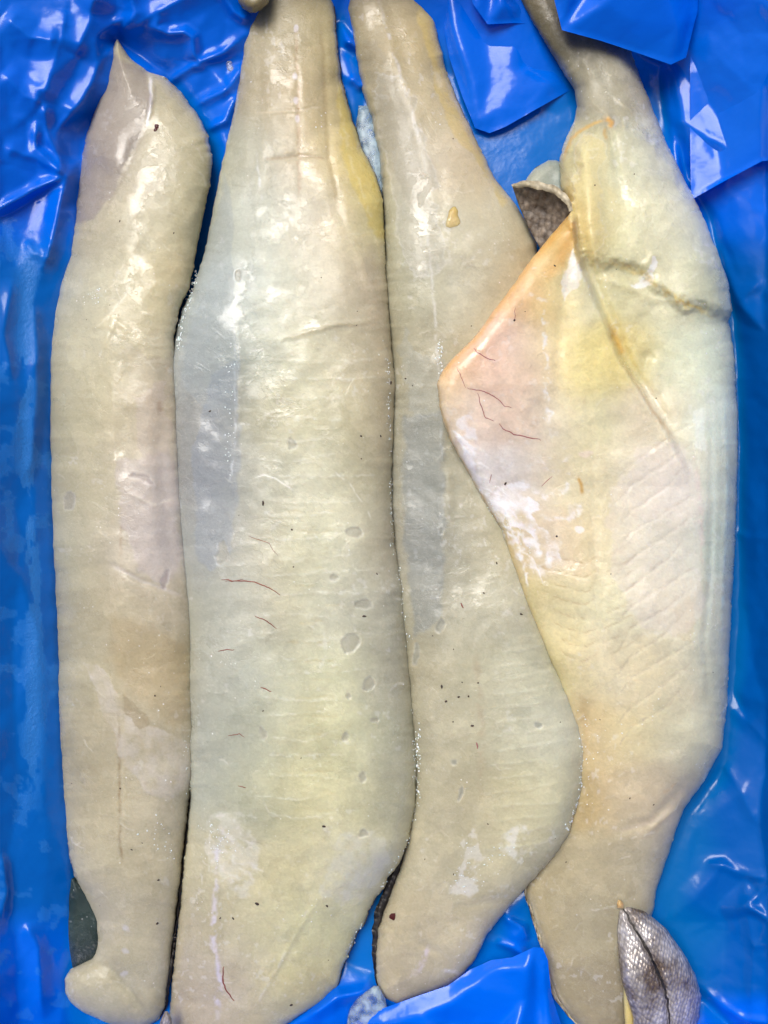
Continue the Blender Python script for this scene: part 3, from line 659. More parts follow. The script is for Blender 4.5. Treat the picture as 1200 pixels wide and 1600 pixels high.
COLS = {}  # displayed tones: flesh colour with edge and tail shading painted in
for _l in '''A
65|183,150,142,125
105|182,152,145,130 200,158,150,135
150|165,130,122,112 185,148,142,132 225,175,170,155 250,165,160,140 280,160,152,125
250|130,110,105,105 160,125,120,125 200,160,152,148 250,185,180,168 290,185,180,150 325,165,158,125
350|125,130,125,115 160,165,160,150 200,180,175,160 250,200,195,170 300,185,175,140
450|100,125,128,118 130,165,172,170 170,185,182,165 220,200,192,160 260,200,188,150 285,175,150,105
550|85,130,135,125 115,165,162,140 150,190,185,160 200,205,198,175 240,195,182,165 268,180,172,170
650|85,125,128,115 120,160,158,138 160,178,172,145 200,185,172,155 245,165,145,125 270,168,160,165
750|90,120,122,112 130,145,142,120 165,170,165,145 190,190,182,175 240,190,180,180 270,175,168,180
850|85,115,125,125 110,140,142,128 150,165,160,145 200,185,175,175 250,190,182,192 275,165,160,168
950|95,115,118,110 150,148,142,128 200,155,145,130 250,160,152,150 285,145,138,135
1050|95,105,112,105 125,145,142,128 155,165,160,150 185,150,138,112 230,155,138,108 270,150,135,108 295,125,120,105
1150|100,115,112,98 150,142,135,118 180,165,158,150 220,175,168,160 240,155,145,125 270,160,152,140 300,125,120,112
1250|105,115,110,100 150,145,138,120 190,158,148,125 240,170,165,158 265,170,165,160 290,130,125,118
1350|115,105,105,98 150,130,125,112 190,150,140,118 240,148,140,122 280,115,108,98
1450|150,90,90,90 190,112,110,112 230,125,118,105 260,115,108,95
1550|110,95,95,80 150,105,108,98 200,112,110,98 250,92,86,72
B
-40|400,140,134,115 450,155,145,125 510,165,150,100
50|390,148,142,125 420,150,145,128 450,165,155,135 470,170,160,140 500,185,170,120 518,180,165,100
150|370,135,132,118 400,150,145,128 440,175,162,140 470,185,168,145 500,180,165,135 530,190,175,115
250|345,140,145,135 380,165,170,160 400,185,190,188 440,195,185,170 480,200,185,165 520,210,195,170 550,225,205,130 565,205,185,100
350|320,130,132,125 345,155,165,162 370,195,205,205 420,200,205,198 460,205,205,195 500,215,205,195 530,205,192,168 580,205,195,135
450|310,150,165,175 345,155,170,185 365,190,200,200 430,205,210,200 500,210,205,190 560,205,195,180 590,165,150,130
550|290,140,145,155 320,138,156,172 350,136,152,170 375,190,198,185 430,205,208,195 500,212,210,190 540,205,200,175 570,180,167,147 600,165,160,150
650|300,140,142,150 330,112,124,146 360,118,126,143 380,165,168,155 420,195,190,160 460,212,209,187 500,205,203,175 560,185,178,155 600,160,148,130
750|295,130,130,138 320,114,126,148 350,120,131,152 375,150,155,155 410,190,190,178 450,205,205,190 490,212,212,197 540,200,198,175 590,162,154,137
850|300,140,145,150 335,124,136,158 360,150,155,160 400,185,182,170 440,200,198,175 500,212,212,190 550,210,212,200 600,168,158,143
950|310,140,142,135 345,160,168,172 370,180,187,190 420,187,180,157 480,205,205,185 540,205,208,200 570,180,180,170 610,155,155,148
1050|320,145,145,138 350,155,162,162 380,172,182,185 430,190,192,175 480,208,208,185 540,205,208,180 600,175,175,172 640,140,140,132
1150|320,145,150,148 370,165,172,170 410,180,188,182 430,195,195,170 480,208,203,165 540,212,212,180 600,180,185,172 640,138,138,128
1250|315,155,162,160 370,165,172,165 410,185,188,170 450,205,200,160 540,215,212,178 600,190,190,168 635,158,158,147
1350|300,165,162,140 330,195,190,170 370,205,198,165 450,212,205,165 520,215,210,178 560,215,215,198 610,195,192,160
1450|290,140,132,118 330,175,170,155 400,195,190,160 470,205,205,165 540,205,205,160
1550|275,115,105,100 330,160,148,150 360,165,150,140 400,190,185,155 460,195,188,140 500,172,162,108
1650|300,120,110,100 380,150,140,115
C
-40|550,110,100,80 600,145,130,100 650,165,145,95
50|555,112,102,85 580,135,125,95 605,158,143,113 630,170,150,115 650,180,160,110 675,168,147,92
150|568,100,95,80 590,122,117,102 620,160,152,135 650,190,175,150 690,192,171,135 712,195,175,120
250|600,130,128,115 630,175,175,165 660,190,185,175 690,205,190,180 730,210,190,170 760,215,190,130
350|605,122,130,125 630,165,168,155 660,190,190,175 690,200,190,165 720,200,195,180 770,195,190,175 815,185,175,150
450|610,115,117,110 640,165,168,150 700,190,190,180 750,190,188,175 790,180,168,145
550|615,125,120,110 640,145,145,130 670,165,165,155 700,155,150,135
650|625,112,114,110 655,118,122,120 680,140,140,125 760,150,148,135
750|625,122,122,115 650,105,115,125 680,112,122,125 715,150,150,140 735,178,173,158
850|625,125,122,118 665,120,130,145 690,130,135,138 720,155,155,145 770,170,165,145
950|630,140,138,130 660,128,132,128 680,122,128,130 720,150,150,140 760,175,178,170 800,180,178,165
1050|655,132,130,120 700,150,148,135 740,170,172,155 800,195,195,180 850,190,192,175
1150|660,138,138,130 700,160,158,145 750,180,178,160 820,195,198,185 870,205,208,198 900,205,205,190
1250|670,150,150,138 720,168,162,145 770,190,182,150 830,200,195,160 870,200,202,185 895,192,187,155
1350|640,135,130,115 680,165,162,148 740,175,170,150 800,195,190,160 830,185,180,150
1450|600,125,112,95 640,160,150,130 700,165,155,138 750,150,142,125
1550|605,150,135,110 650,135,127,110
D
-30|830,95,85,55 900,75,72,60
50|840,90,82,58 870,80,77,64 930,90,88,78
150|905,140,138,125 930,150,148,138 960,170,168,155 1000,160,155,140
250|880,150,140,115 900,218,208,158 930,220,215,170 960,205,205,180 1000,200,200,190 1035,200,200,180
350|878,200,155,80 890,225,180,100 905,190,175,110 930,215,210,165 970,222,218,185 1020,220,218,195 1060,222,218,195 1090,205,212,205
450|800,230,185,140 825,230,200,180 845,220,185,120 865,225,205,130 890,235,225,180 905,240,235,215 920,210,205,180 960,205,200,160 1000,215,210,180 1050,220,218,195 1110,215,215,190 1135,192,202,187
550|720,215,170,130 745,230,195,180 800,232,205,195 845,235,215,205 860,232,215,155 900,235,222,165 940,235,225,170 965,215,185,90 985,225,218,175 1050,225,228,208 1120,220,228,215 1145,205,214,200
600|700,226,198,160 780,217,188,176 820,222,200,185 890,228,214,160
650|700,230,210,185 740,235,225,225 760,232,205,190 820,230,205,190 855,230,225,220 880,230,218,185 940,228,222,190 1000,225,212,195 1035,215,205,180 1070,225,222,205 1110,225,235,230 1140,207,220,217
750|745,230,225,230 800,230,222,225 850,228,215,200 900,225,215,185 930,222,212,185 1000,225,218,205 1060,222,215,210 1100,220,222,212 1140,202,214,207
850|790,205,185,130 820,222,205,175 860,228,215,210 900,225,205,165 950,225,218,195 1030,225,222,208 1100,212,218,208 1140,192,207,202
950|825,215,200,150 870,228,218,185 950,228,222,195 1020,228,222,205 1080,222,215,195 1115,202,207,202 1138,180,190,185
1050|880,220,207,162 920,228,213,168 945,232,224,208 1000,228,216,188 1060,218,210,190 1120,197,202,192
1150|915,205,180,138 940,222,206,170 990,222,210,176 1060,218,212,190 1110,202,204,192
1250|920,190,170,130 980,210,195,170 1040,200,185,165 1075,182,180,172
1350|860,152,142,117 920,175,165,142 980,170,162,145 1020,158,155,148
1450|845,160,145,105 880,165,158,140 930,150,145,130 955,120,113,95
1550|875,150,140,110 920,132,122,97 960,98,88,68'''.split('\n'):
    if len(_l) == 1: _k = _l; COLS[_k] = []; continue
    _y, _r = _l.split('|')
    for _q in _r.split():
        _v = [float(t) for t in _q.split(',')]; COLS[_k].append((_v[0], float(_y), '%02x%02x%02x' % tuple(int(t) for t in _v[1:])))

# ---- A: left fillet with the pointed tip
A = Fillet(
 [(182,62),(176,75),(172,95),(165,130),(150,165),(135,210),(125,260),(119,310),(115,350),(108,400),(92,450),(82,500),(76,560),(76,650),(78,750),(81,850),(86,950),(90,1050),(93,1150),(98,1250),(103,1300),(108,1340),(118,1370),(132,1400),(147,1440),(150,1475),(146,1496),(130,1504),(110,1514),(101,1530),(102,1552),(110,1566),(130,1582),(170,1600),(215,1606)],
 [(184,62),(192,74),(205,92),(232,113),(258,120),(285,145),(310,180),(325,212),(332,250),(328,290),(318,340),(305,400),(296,450),(281,480),(271,530),(276,600),(281,700),(288,800),(296,900),(300,950),(303,1000),(306,1100),(304,1200),(294,1260),(286,1330),(279,1400),(271,1460),(264,1520),(258,1570),(248,1594),(226,1606)],
 [(183,65,3.0),(200,120,3.0),(240,160,3.2),(230,250,3.9),(200,350,4.2),(180,500,4.5),(180,700,4.6),(190,900,4.6),(200,1100,4.4),(200,1250,4.0),(210,1350,3.4),(215,1430,2.6),(210,1500,2.0),(180,1560,2.1),(132,1545,2.3),(230,1580,1.5)],
 [(183,65,.5,12),(180,150,1.6,40),(300,200,1.6,45),(130,350,2.4,75),(310,400,1.5,45),(80,600,2.7,90),(270,560,1.1,50),(80,900,2.8,95),(295,900,1.2,55),(90,1200,2.4,85),(300,1200,1.2,50),(130,1400,1.7,60),(285,1400,1.2,45),(120,1540,1.0,34),(260,1560,.9,34),(220,1600,.9,30)],
 COLS['A'],
 seed=1, rnd=(1.4, 1.6), cream=.42)
A.hfx += [stroke_h([(148,1500),(175,1512),(205,1548),(235,1592)], 11, -2.6), stroke_h([(236,116),(238,150),(230,190)], 4, 1.2), stroke_h([(230,190),(200,260),(165,330)], 12, -1.6), stroke_h([(120,260),(115,330)], 20, -2),
          stroke_h([(185,1120),(186,1200),(188,1290),(190,1350)], 4, -.7), stroke_h([(170,880),(215,905),(290,935)], 5, -1.0), stroke_h([(205,520),(180,500),(150,560)], 6, .8),
          stroke_h([(262,560),(250,700),(262,850),(280,930)], 14, -1.2), stroke_h([(290,360),(320,300)], 8, .6),
          poly_h([(133,1030),(160,1045),(190,1090),(235,1135),(300,1165),(298,1225),(262,1255),(225,1240),(195,1195),(170,1130)], .2, soft=8)]
A.cfx += [stroke_c([(150,1500),(178,1514),(208,1550),(236,1590)], 4, '8e8878', .3), stroke_c([(234,114),(237,150),(231,188),(228,200)], 4, 'd8d8dc', .8, .8), stroke_c([(228,200),(195,270),(160,340)], 5, '8a7d70', .35),
          stroke_c([(185,1100),(186,1200),(188,1290),(190,1360)], 3, '8f7650', .55, patchy=.5),
          stroke_c([(190,800),(187,900)], 4, '9a7c5c', .35, patchy=.3), stroke_c([(170,880),(215,905),(290,935)], 4, 'cfc8c4', .4),
          poly_c([(133,1030),(160,1045),(190,1090),(235,1135),(300,1165),(298,1225),(262,1255),(225,1240),(195,1195),(170,1130)], 'cbc5bd', .55, .9, jag=4, soft=3, patchy=.7),
          poly_c([(188,1075),(215,1100),(236,1130),(220,1140),(200,1110)], 'a3977c', .75, .4, jag=4, soft=2),
          poly_c([(175,720),(270,700),(285,860),(275,905),(220,890),(190,820)], 'c0b6ba', .35, .9, jag=8, soft=8),
          poly_c([(205,620),(262,600),(268,700),(215,720)], 'bfb2aa', .35, .9, jag=8),
          stroke_c([(248,625),(252,645)], 7, '9a8068', .5), stroke_c([(300,170),(325,240),(322,300)], 3, 'dcd6c2', .3, patchy=.2),
          stroke_c([(195,1452),(194,1456)], 4, 'cfcfe0', .0)]
for y_ in (1452, 1490, 1524): A.cfx.append(poly_c(ell(193, y_, 7, 3.5), 'cfcfdc', .4, .9, jag=5, soft=5))
myo(A, [[(225,560),(245,580),(265,575)],[(205,500),(240,540),(262,540)],[(150,470),(180,440),(200,395)],[(290,250),(318,275),(326,300)],[(280,215),(310,235),(322,255)],[(200,770),(240,790),(275,780)]], 'd8d2c0', .4)
dent(A, 106, 787, 10, 15, 0, '9a968c'); dent(A, 222, 748, 22, 5, 20, 'a89c94', .4)
dent(A, 258, 905, 6, 18, 12, '9f9494', .4)

# ---- B: the widest fillet, second from the pointed one
B = Fillet(
 [(400,-70),(388,-40),(386,20),(380,80),(372,140),(362,190),(348,250),(338,300),(328,350),(318,400),(303,450),(286,480),(274,520),(268,570),(270,650),(275,800),(285,900),(293,1000),(297,1100),(297,1200),(297,1260),(290,1330),(283,1400),(276,1460),(269,1520),(266,1575),(266,1620),(290,1660),(350,1680)],
 [(505,-70),(518,-40),(522,20),(528,80),(535,130),(548,180),(565,230),(585,270),(598,310),(602,400),(608,470),(612,540),(619,600),(615,660),(613,740),(613,800),(619,860),(629,920),(636,990),(643,1060),(649,1130),(653,1200),(649,1260),(640,1310),(625,1345),(604,1372),(598,1388),(585,1404),(575,1425),(562,1455),(550,1478),(540,1500),(528,1540),(500,1565),(470,1585),(440,1605),(410,1650),(360,1680)],
 [(450,-50,1.9),(455,60,2.6),(455,160,3.3),(460,260,4.0),(465,360,4.5),(460,500,4.9),(455,700,5.1),(460,900,5.2),(470,1100,5.1),(470,1250,4.8),(450,1380,4.0),(410,1480,3.0),(390,1580,2.1),(520,1500,2.2),(340,1660,1.5),(335,700,4.6),(330,850,4.6)],
 [(390,0,1.0,40),(520,0,1.1,45),(360,220,1.6,55),(560,220,1.7,60),(300,470,1.9,60),(605,450,1.9,60),(280,600,1.2,60),(612,640,1.9,60),(285,850,1.2,60),(615,820,1.9,60),(297,1050,1.4,65),(640,1050,2.1,75),(295,1250,1.5,65),(650,1220,2.1,75),(280,1400,1.5,55),(590,1400,1.2,45),(268,1550,1.2,50),(510,1560,.9,40),(330,1670,.7,30)],
 COLS['B'],
 seed=2, rnd=(1.35, 1.6), ragged=[(1310, 1520, 2.0)], cream=.24)
B.hfx += [stroke_h([(400,-20),(408,120),(395,260),(385,380)], 10, -1.0), stroke_h([(462,40),(466,150),(468,260),(470,330)], 6, -.4), stroke_h([(500,20),(506,120),(512,240),(530,330),(560,400)], 9, -1.1),
          stroke_h([(410,250),(470,243),(512,248)], 4, -.9), stroke_h([(400,176),(470,172),(506,166)], 3, -.6), stroke_h([(440,530),(520,508),(600,500)], 4, .9),
          stroke_h([(365,470),(372,600),(363,720),(360,860)], 9, .7), stroke_h([(330,560),(335,700),(330,840)], 26, -2.0), stroke_h([(535,330),(570,420),(596,500)], 8, .8),
          poly_h([(310,1290),(345,1265),(385,1290),(400,1330),(395,1375),(350,1390),(325,1345)], .15, soft=10),
          stroke_h([(345,1290),(340,1350),(350,1480),(340,1580)], 8, -.8), stroke_h([(500,1400),(450,1480),(400,1570)], 4, .6)]
B.cfx += [stroke_c([(462,30),(466,150),(468,260),(470,330)], 4, 'b08a68', .35, patchy=.5), stroke_c([(500,20),(506,120),(512,240),(530,330)], 5, 'a08c62', .4),
          stroke_c([(410,250),(470,243),(512,248)], 3, 'a8906e', .5), stroke_c([(400,176),(470,172),(506,166)], 2.5, 'd8ccb0', .6),
          stroke_c([(402,240),(402,260),(412,330)], 3, 'd6dade', .5, patchy=.3), stroke_c([(440,530),(520,508),(606,497)], 2.5, 'a89c80', .45),
          poly_c([(330,590),(372,560),(372,720),(365,850),(330,895),(305,860),(300,700)], '8d98a8', .35, .9, jag=4, soft=5),
          stroke_c([(366,560),(368,690),(358,760)], 2, 'd4dade', .5, patchy=.4), stroke_c([(365,470),(368,560)], 2, 'd4dade', .4, patchy=.4),
          poly_c([(310,1290),(345,1262),(390,1290),(405,1330),(400,1395),(370,1410),(345,1360),(322,1345)], 'dcdad0', .42, .5, patchy=.22, jag=9, soft=6),
          poly_c([(530,1300),(590,1290),(612,1350),(580,1390),(520,1420),(500,1400),(515,1350)], 'd4d3c2', .6, .6, patchy=.35),
          stroke_c([(335,1400),(332,1470),(345,1530),(340,1590)], 7, 'cfc8d6', .5, patchy=.3), stroke_c([(490,1400),(440,1500),(395,1580)], 3, 'd6d2c4', .45, patchy=.2),
          stroke_c([(540,130),(570,240),(594,310)], 9, 'd8c25e', .35), stroke_c([(385,90),(372,150),(352,240),(335,310)], 3, 'd0d2d0', .3, patchy=.2)]
for x_, y_ in [(462,45),(461,120),(462,156),(464,186)]: B.cfx.append(poly_c(ell(x_, y_, 4, 6), 'd8d2d4', .7, .9, jag=1))
r_ = random.Random(5)
myo(B, [[(400+r_.uniform(-15,20), y_), (470+r_.uniform(-20,20), y_+r_.uniform(-6,10)), (560+r_.uniform(-40,40), y_+r_.uniform(-12,6))] for y_ in range(560, 1300, 31)], 'e6e6da', .38, 2.0, .12)
myo(B, [[(420+r_.uniform(0,90), y_), (450+r_.uniform(40,90), y_+r_.uniform(-4,4))] for y_ in range(800, 1280, 29)], 'c4b98e', .35, 2.6, -.14)
for a in [(553,832,13,9,20),(565,945,14,8,5),(548,1010,13,18,30),(577,1071,7,13,15),(520,905,7,5,0),(346,862,8,22,22),(411,1144,4,11,-20),(583,1125,8,5,-20),(543,1148,4,10,10),(568,1215,7,12,0),(566,1300,8,7,0),(542,1083,5,5,0),(372,430,7,9,0),(452,695,6,8,0)]: dent(B, *a)

# ---- C: slim grey fillet in the middle
C = Fillet(
 [(548,-70),(538,-40),(540,10),(552,50),(558,90),(565,140),(580,185),(592,240),(597,290),(599,340),(601,400),(603,460),(608,530),(614,620),(611,700),(610,800),(617,900),(632,1000),(642,1100),(648,1180),(650,1230),(645,1270),(636,1310),(622,1365),(605,1410),(592,1450),(587,1490),(588,1525),(593,1550),(605,1562),(622,1568)],
 [(645,-70),(660,-40),(668,0),(682,40),(692,90),(705,130),(725,180),(750,230),(775,280),(800,312),(822,345),(838,380),(848,450),(850,560),(848,700),(842,850),(846,960),(870,1035),(895,1085),(910,1130),(914,1180),(908,1240),(890,1300),(860,1345),(820,1388),(790,1424),(762,1460),(742,1500),(722,1524),(700,1540),(660,1555),(624,1568)],
 [(600,-50,1.6),(615,60,2.3),(640,170,3.0),(690,280,3.8),(710,380,4.2),(700,480,4.2),(690,600,4.1),(720,700,4.1),(660,700,3.7),(655,850,3.8),(700,850,4.1),(740,950,4.5),(760,1080,4.7),(780,1180,4.6),(760,1280,4.2),(720,1380,3.4),(680,1460,2.6),(650,1540,1.7),(800,500,3.6),(800,700,3.6),(620,600,4.0),(870,1150,4.2)],
 [(545,0,1.0,35),(665,0,1.0,35),(580,190,1.5,40),(730,190,1.6,50),(600,350,1.9,45),(800,320,1.7,55),(606,500,1.7,50),(840,450,1.7,60),(615,680,1.2,45),(845,750,1.8,60),(620,900,1.2,50),(850,980,1.5,40),(645,1100,1.5,60),(905,1120,1.4,40),(648,1240,1.7,60),(905,1240,1.4,40),(610,1400,1.5,45),(810,1390,1.3,45),(590,1510,1.0,35),(710,1530,.9,32),(630,1560,.8,28)],
 COLS['C'],
 seed=5, rnd=(1.4, 1.55), cream=.36)
C.hfx += [stroke_h([(590,0),(610,80),(640,160),(665,250),(685,340)], 12, 1.0), stroke_h([(560,60),(590,150),(612,260)], 12, -1.2), stroke_h([(685,560),(694,640),(686,720),(694,800),(685,1000)], 10, .7),
          stroke_h([(655,600),(655,750),(662,900)], 22, -2.2), stroke_h([(700,730),(705,800)], 6, .8), stroke_h([(650,1470),(690,1490),(715,1530)], 8, -.8), stroke_h([(700,1420),(760,1410),(800,1400)], 8, -.7)]
C.cfx += [stroke_c([(592,0),(615,85),(632,130),(650,200),(668,265)], 4, 'd6d4d2', .55, patchy=.3), stroke_c([(665,330),(676,440),(684,560),(688,640)], 3, 'dcdcd8', .5, patchy=.5),
          poly_c([(590,110),(625,118),(650,190),(680,280),(690,420),(640,430),(605,300)], 'b2b0a4', .4, .9, jag=8, rim=.2),
          poly_c([(625,520),(690,560),(700,640),(655,650),(630,620)], 'a4a8a2', .35, .9, jag=8), stroke_c([(688,640),(692,760),(684,850)], 2, 'c9ccc8', .4, patchy=.4),
          poly_c([(630,650),(690,640),(695,820),(690,960),(650,1000),(632,850)], '76828a', .4, .9, jag=4, soft=8),
          stroke_c([(665,60),(700,150),(745,235),(795,320)], 6, 'd6bc6c', .4), stroke_c([(680,110),(692,140)], 7, 'e8e4d8', .6),
          poly_c([(790,1310),(815,1300),(830,1330),(810,1355),(780,1345)], 'e2e2dc', .6, .2, patchy=.12, jag=10, soft=8), poly_c([(700,1370),(730,1350),(760,1375),(725,1405),(705,1395)], 'dddcd6', .6, .2, patchy=.12, jag=10, soft=8),
          poly_c([(715,1320),(740,1300),(755,1340),(735,1370)], 'd8d6cc', .6, .2, patchy=.15, jag=8), poly_c([(660,1320),(690,1310),(680,1345),(662,1340)], 'd4d3c8', .5, .3, patchy=.15, jag=6),
          stroke_c([(668,1480),(662,1500),(650,1520)], 7, 'd4cbd8', .7, patchy=.4), stroke_c([(690,1515),(720,1520)], 4, 'dcd8d4', .6),
          stroke_c([(895,1240),(912,1170),(905,1120)], 4, 'dedccc', .5, patchy=.3), stroke_c([(742,1010),(752,1130),(750,1250)], 9, 'b0967c', .25, patchy=.4)]
myo(C, [[(770+r_.uniform(-20,10), y_), (820+r_.uniform(-10,10), y_-6), (870+r_.uniform(-10,20), y_-r_.uniform(8,22))] for y_ in range(1020, 1330, 22)], 'd2d0bc', .4, 2.0, .25)
for a in [(688,978,7,14,12),(718,1238,4,12,5),(711,1194,5,5,0),(842,1132,9,5,-10),(690,829,4,4,0),(651,1025,5,18,15)]: dent(C, *a, hexc='8f9186')

# ---- D: right fillet, cream, belly flap folded over the middle one
def Dflap(x, y):
    """step where the folded flap lies on the thicker loin"""
    line = [(893,318),(905,400),(922,445),(945,500),(972,566),(1010,622),(1048,682),(1075,740)]
    L = np.array(line, float); ex = np.interp(y, L[:, 1], L[:, 0])+3*fbm(x, y, 30, 3, 3)
    amp = np.interp(y, [318,340,600,680,760], [0.7,1.2,1.0,.5,0.0])
    return 0.01*amp*(1-sstep(-7, 7, x-ex)) * (y > 316) - 0.004*np.exp(-((x-ex-10)/10)**2)*np.interp(y, [325,380,600,690], [0.3,1,.8,0])
D = Fillet(
 [(800,-70),(802,-20),(830,30),(860,80),(880,115),(898,140),(902,165),(897,190),(882,220),(874,250),(876,290),(884,318),(893,330),(872,355),(850,380),(825,412),(800,448),(770,488),(745,522),(715,552),(692,578),(682,600),(686,630),(693,660),(705,690),(730,735),(760,790),(785,830),(800,880),(825,950),(850,1010),(872,1060),(880,1110),(872,1200),(850,1300),(832,1360),(821,1390),(834,1430),(849,1480),(861,1530),(872,1560),(890,1585),(905,1602),(925,1640),(960,1665)],
 [(870,-70),(900,-30),(950,25),(985,75),(1000,120),(1020,170),(1040,220),(1065,270),(1095,330),(1120,390),(1138,440),(1145,486),(1139,502),(1148,560),(1153,640),(1153,700),(1151,800),(1146,900),(1140,1000),(1136,1100),(1128,1170),(1100,1220),(1070,1262),(1055,1300),(1040,1350),(1025,1390),(1022,1420),(1012,1450),(1004,1500),(1000,1560),(996,1600),(990,1640),(968,1665)],
 [(830,-50,3.0),(880,60,3.0),(940,130,3.2),(955,220,3.9),(960,300,4.8),(1010,360,5.2),(1060,440,5.2),(1000,450,4.9),(1060,540,4.8),(1040,600,4.6),(1100,640,4.9),(1100,740,5.1),
  (885,350,5.3),(860,400,5.5),(800,470,5.4),(740,560,5.3),(700,600,5.2),(720,680,5.2),(780,640,5.3),(850,560,5.0),(900,470,4.9),(930,540,4.6),(900,640,4.9),(970,640,4.6),(770,790,4.9),(860,760,5.2),(960,760,5.4),(1040,800,5.5),(1110,860,5.1),(810,880,4.7),(880,900,5.2),(980,920,5.6),(1080,960,5.3),(850,1000,4.1),(920,1010,5.0),(1020,1050,5.3),(1100,1080,4.8),(900,1090,3.6),(960,1120,4.6),(1050,1150,4.6),(905,1160,2.6),(960,1200,3.8),(1040,1220,3.6),(890,1260,2.2),(970,1290,3.1),(850,1370,1.7),(930,1380,2.6),(1000,1380,2.4),(860,1470,1.6),(930,1480,2.2),(880,1560,1.4),(940,1580,1.8),(950,1650,1.2)],
 [(830,0,.8,28),(930,0,.9,35),(900,160,1.6,40),(1010,160,1.6,45),(876,260,2.2,50),(1080,300,2.2,55),(1140,470,2.4,55),(890,340,.7,20),(800,450,.9,22),(690,600,.9,22),(735,740,.9,22),(800,880,.8,20),(850,1010,.9,22),(1150,640,2.4,55),(1150,850,2.6,58),(1138,1050,2.5,58),(1110,1210,1.9,50),(1050,1310,1.4,42),(880,1150,.8,24),(840,1350,.7,24),(850,1480,.7,24),(890,1585,.7,24),(1020,1420,1.2,40),(1000,1560,.8,36),(960,1660,.6,24)],
 COLS['D'],
 zs=42, cs=30, seed=8, rough_edge=1.0, rnd=(1.2, 1.25), cream=.1)
D.hfx += [Dflap, poly_h([(884,300),(905,225),(945,188),(985,190),(1050,240),(1120,380),(1136,440),(1140,490),(1085,480),(1020,446),(975,416),(912,404),(896,350)], 5.5, jag=6, soft=30),
  poly_h([(935,430),(985,440),(1035,470),(1000,500),(975,540),(955,500)], .8, jag=7, soft=14),
  stroke_h([(876,270),(882,240),(905,205),(945,188)], 9, 1.6), stroke_h([(903,215),(918,260),(926,330),(922,400)], 17, 3.0), stroke_h([(950,190),(955,215),(962,260),(975,320)], 7, -1.4),
  stroke_h([(912,412),(945,412),(985,425),(1020,445),(1060,468),(1100,490),(1140,500)], 14, .3), stroke_h([(940,432),(985,450),(1030,470)], 8, 1.0), stroke_h([(1005,420),(1018,400),(1030,395)], 6, 1),
  stroke_h([(1003,590),(1008,560),(1020,550)], 10, -2.2), stroke_h([(930,440),(945,475),(962,520),(972,548)], 8, 1.2),
  stroke_h([(1095,330),(1110,400),(1125,470)], 7, -.9), stroke_h([(1110,620),(1112,760),(1110,900),(1100,1000),(1108,1100)], 6, -1.0), stroke_h([(1132,620),(1136,760),(1130,900),(1124,1010)], 5, .9),
  stroke_h([(890,400),(880,480),(872,560),(868,640)], 10, -1.2), stroke_h([(910,400),(908,480),(912,560)], 16, 1.2),
  stroke_h([(928,640),(925,760),(930,860),(938,950),(940,1020)], 7, -.6), stroke_h([(920,1090),(912,1140),(915,1210)], 14, -2),
  stroke_h([(1070,1225),(1020,1280),(960,1300)], 8, -1.3), stroke_h([(1060,1260),(1010,1300)], 6, 1.1), stroke_h([(940,165),(965,190)], 5, .7), stroke_h([(925,160),(950,180)], 4, .7), stroke_h([(960,150),(990,175)], 4, .6)]
chev = []
for k, y_ in enumerate(range(660, 1080, 38)):
    chev.append([(1100-(k % 3)*14, y_-10), (1040, y_+26), (985, y_+62+r_.uniform(-6,6)), (968-r_.uniform(0,12), y_+92)])
for l_ in chev: D.hfx.append(stroke_h(l_, 3.2, -.3)); D.cfx.append(stroke_c(l_, 1.8, 'b8ac98', .5, jag=4, patchy=.3))
for k, y_ in enumerate(range(860, 1030, 22)):
    l_ = [(826+k*7, y_), (870+k*3, y_+12), (915, y_+20), (934, y_+8)]; D.hfx.append(stroke_h(l_, 3, -.16)); D.cfx.append(stroke_c(l_, 1.6, 'b59c70', .45, jag=4, patchy=.35))
    l_ = [(940, y_+14), (968, y_+2), (996, y_-16)]; D.hfx.append(stroke_h(l_, 3, -.14)); D.cfx.append(stroke_c(l_, 1.6, 'b8a47e', .4, jag=3, patchy=.3))
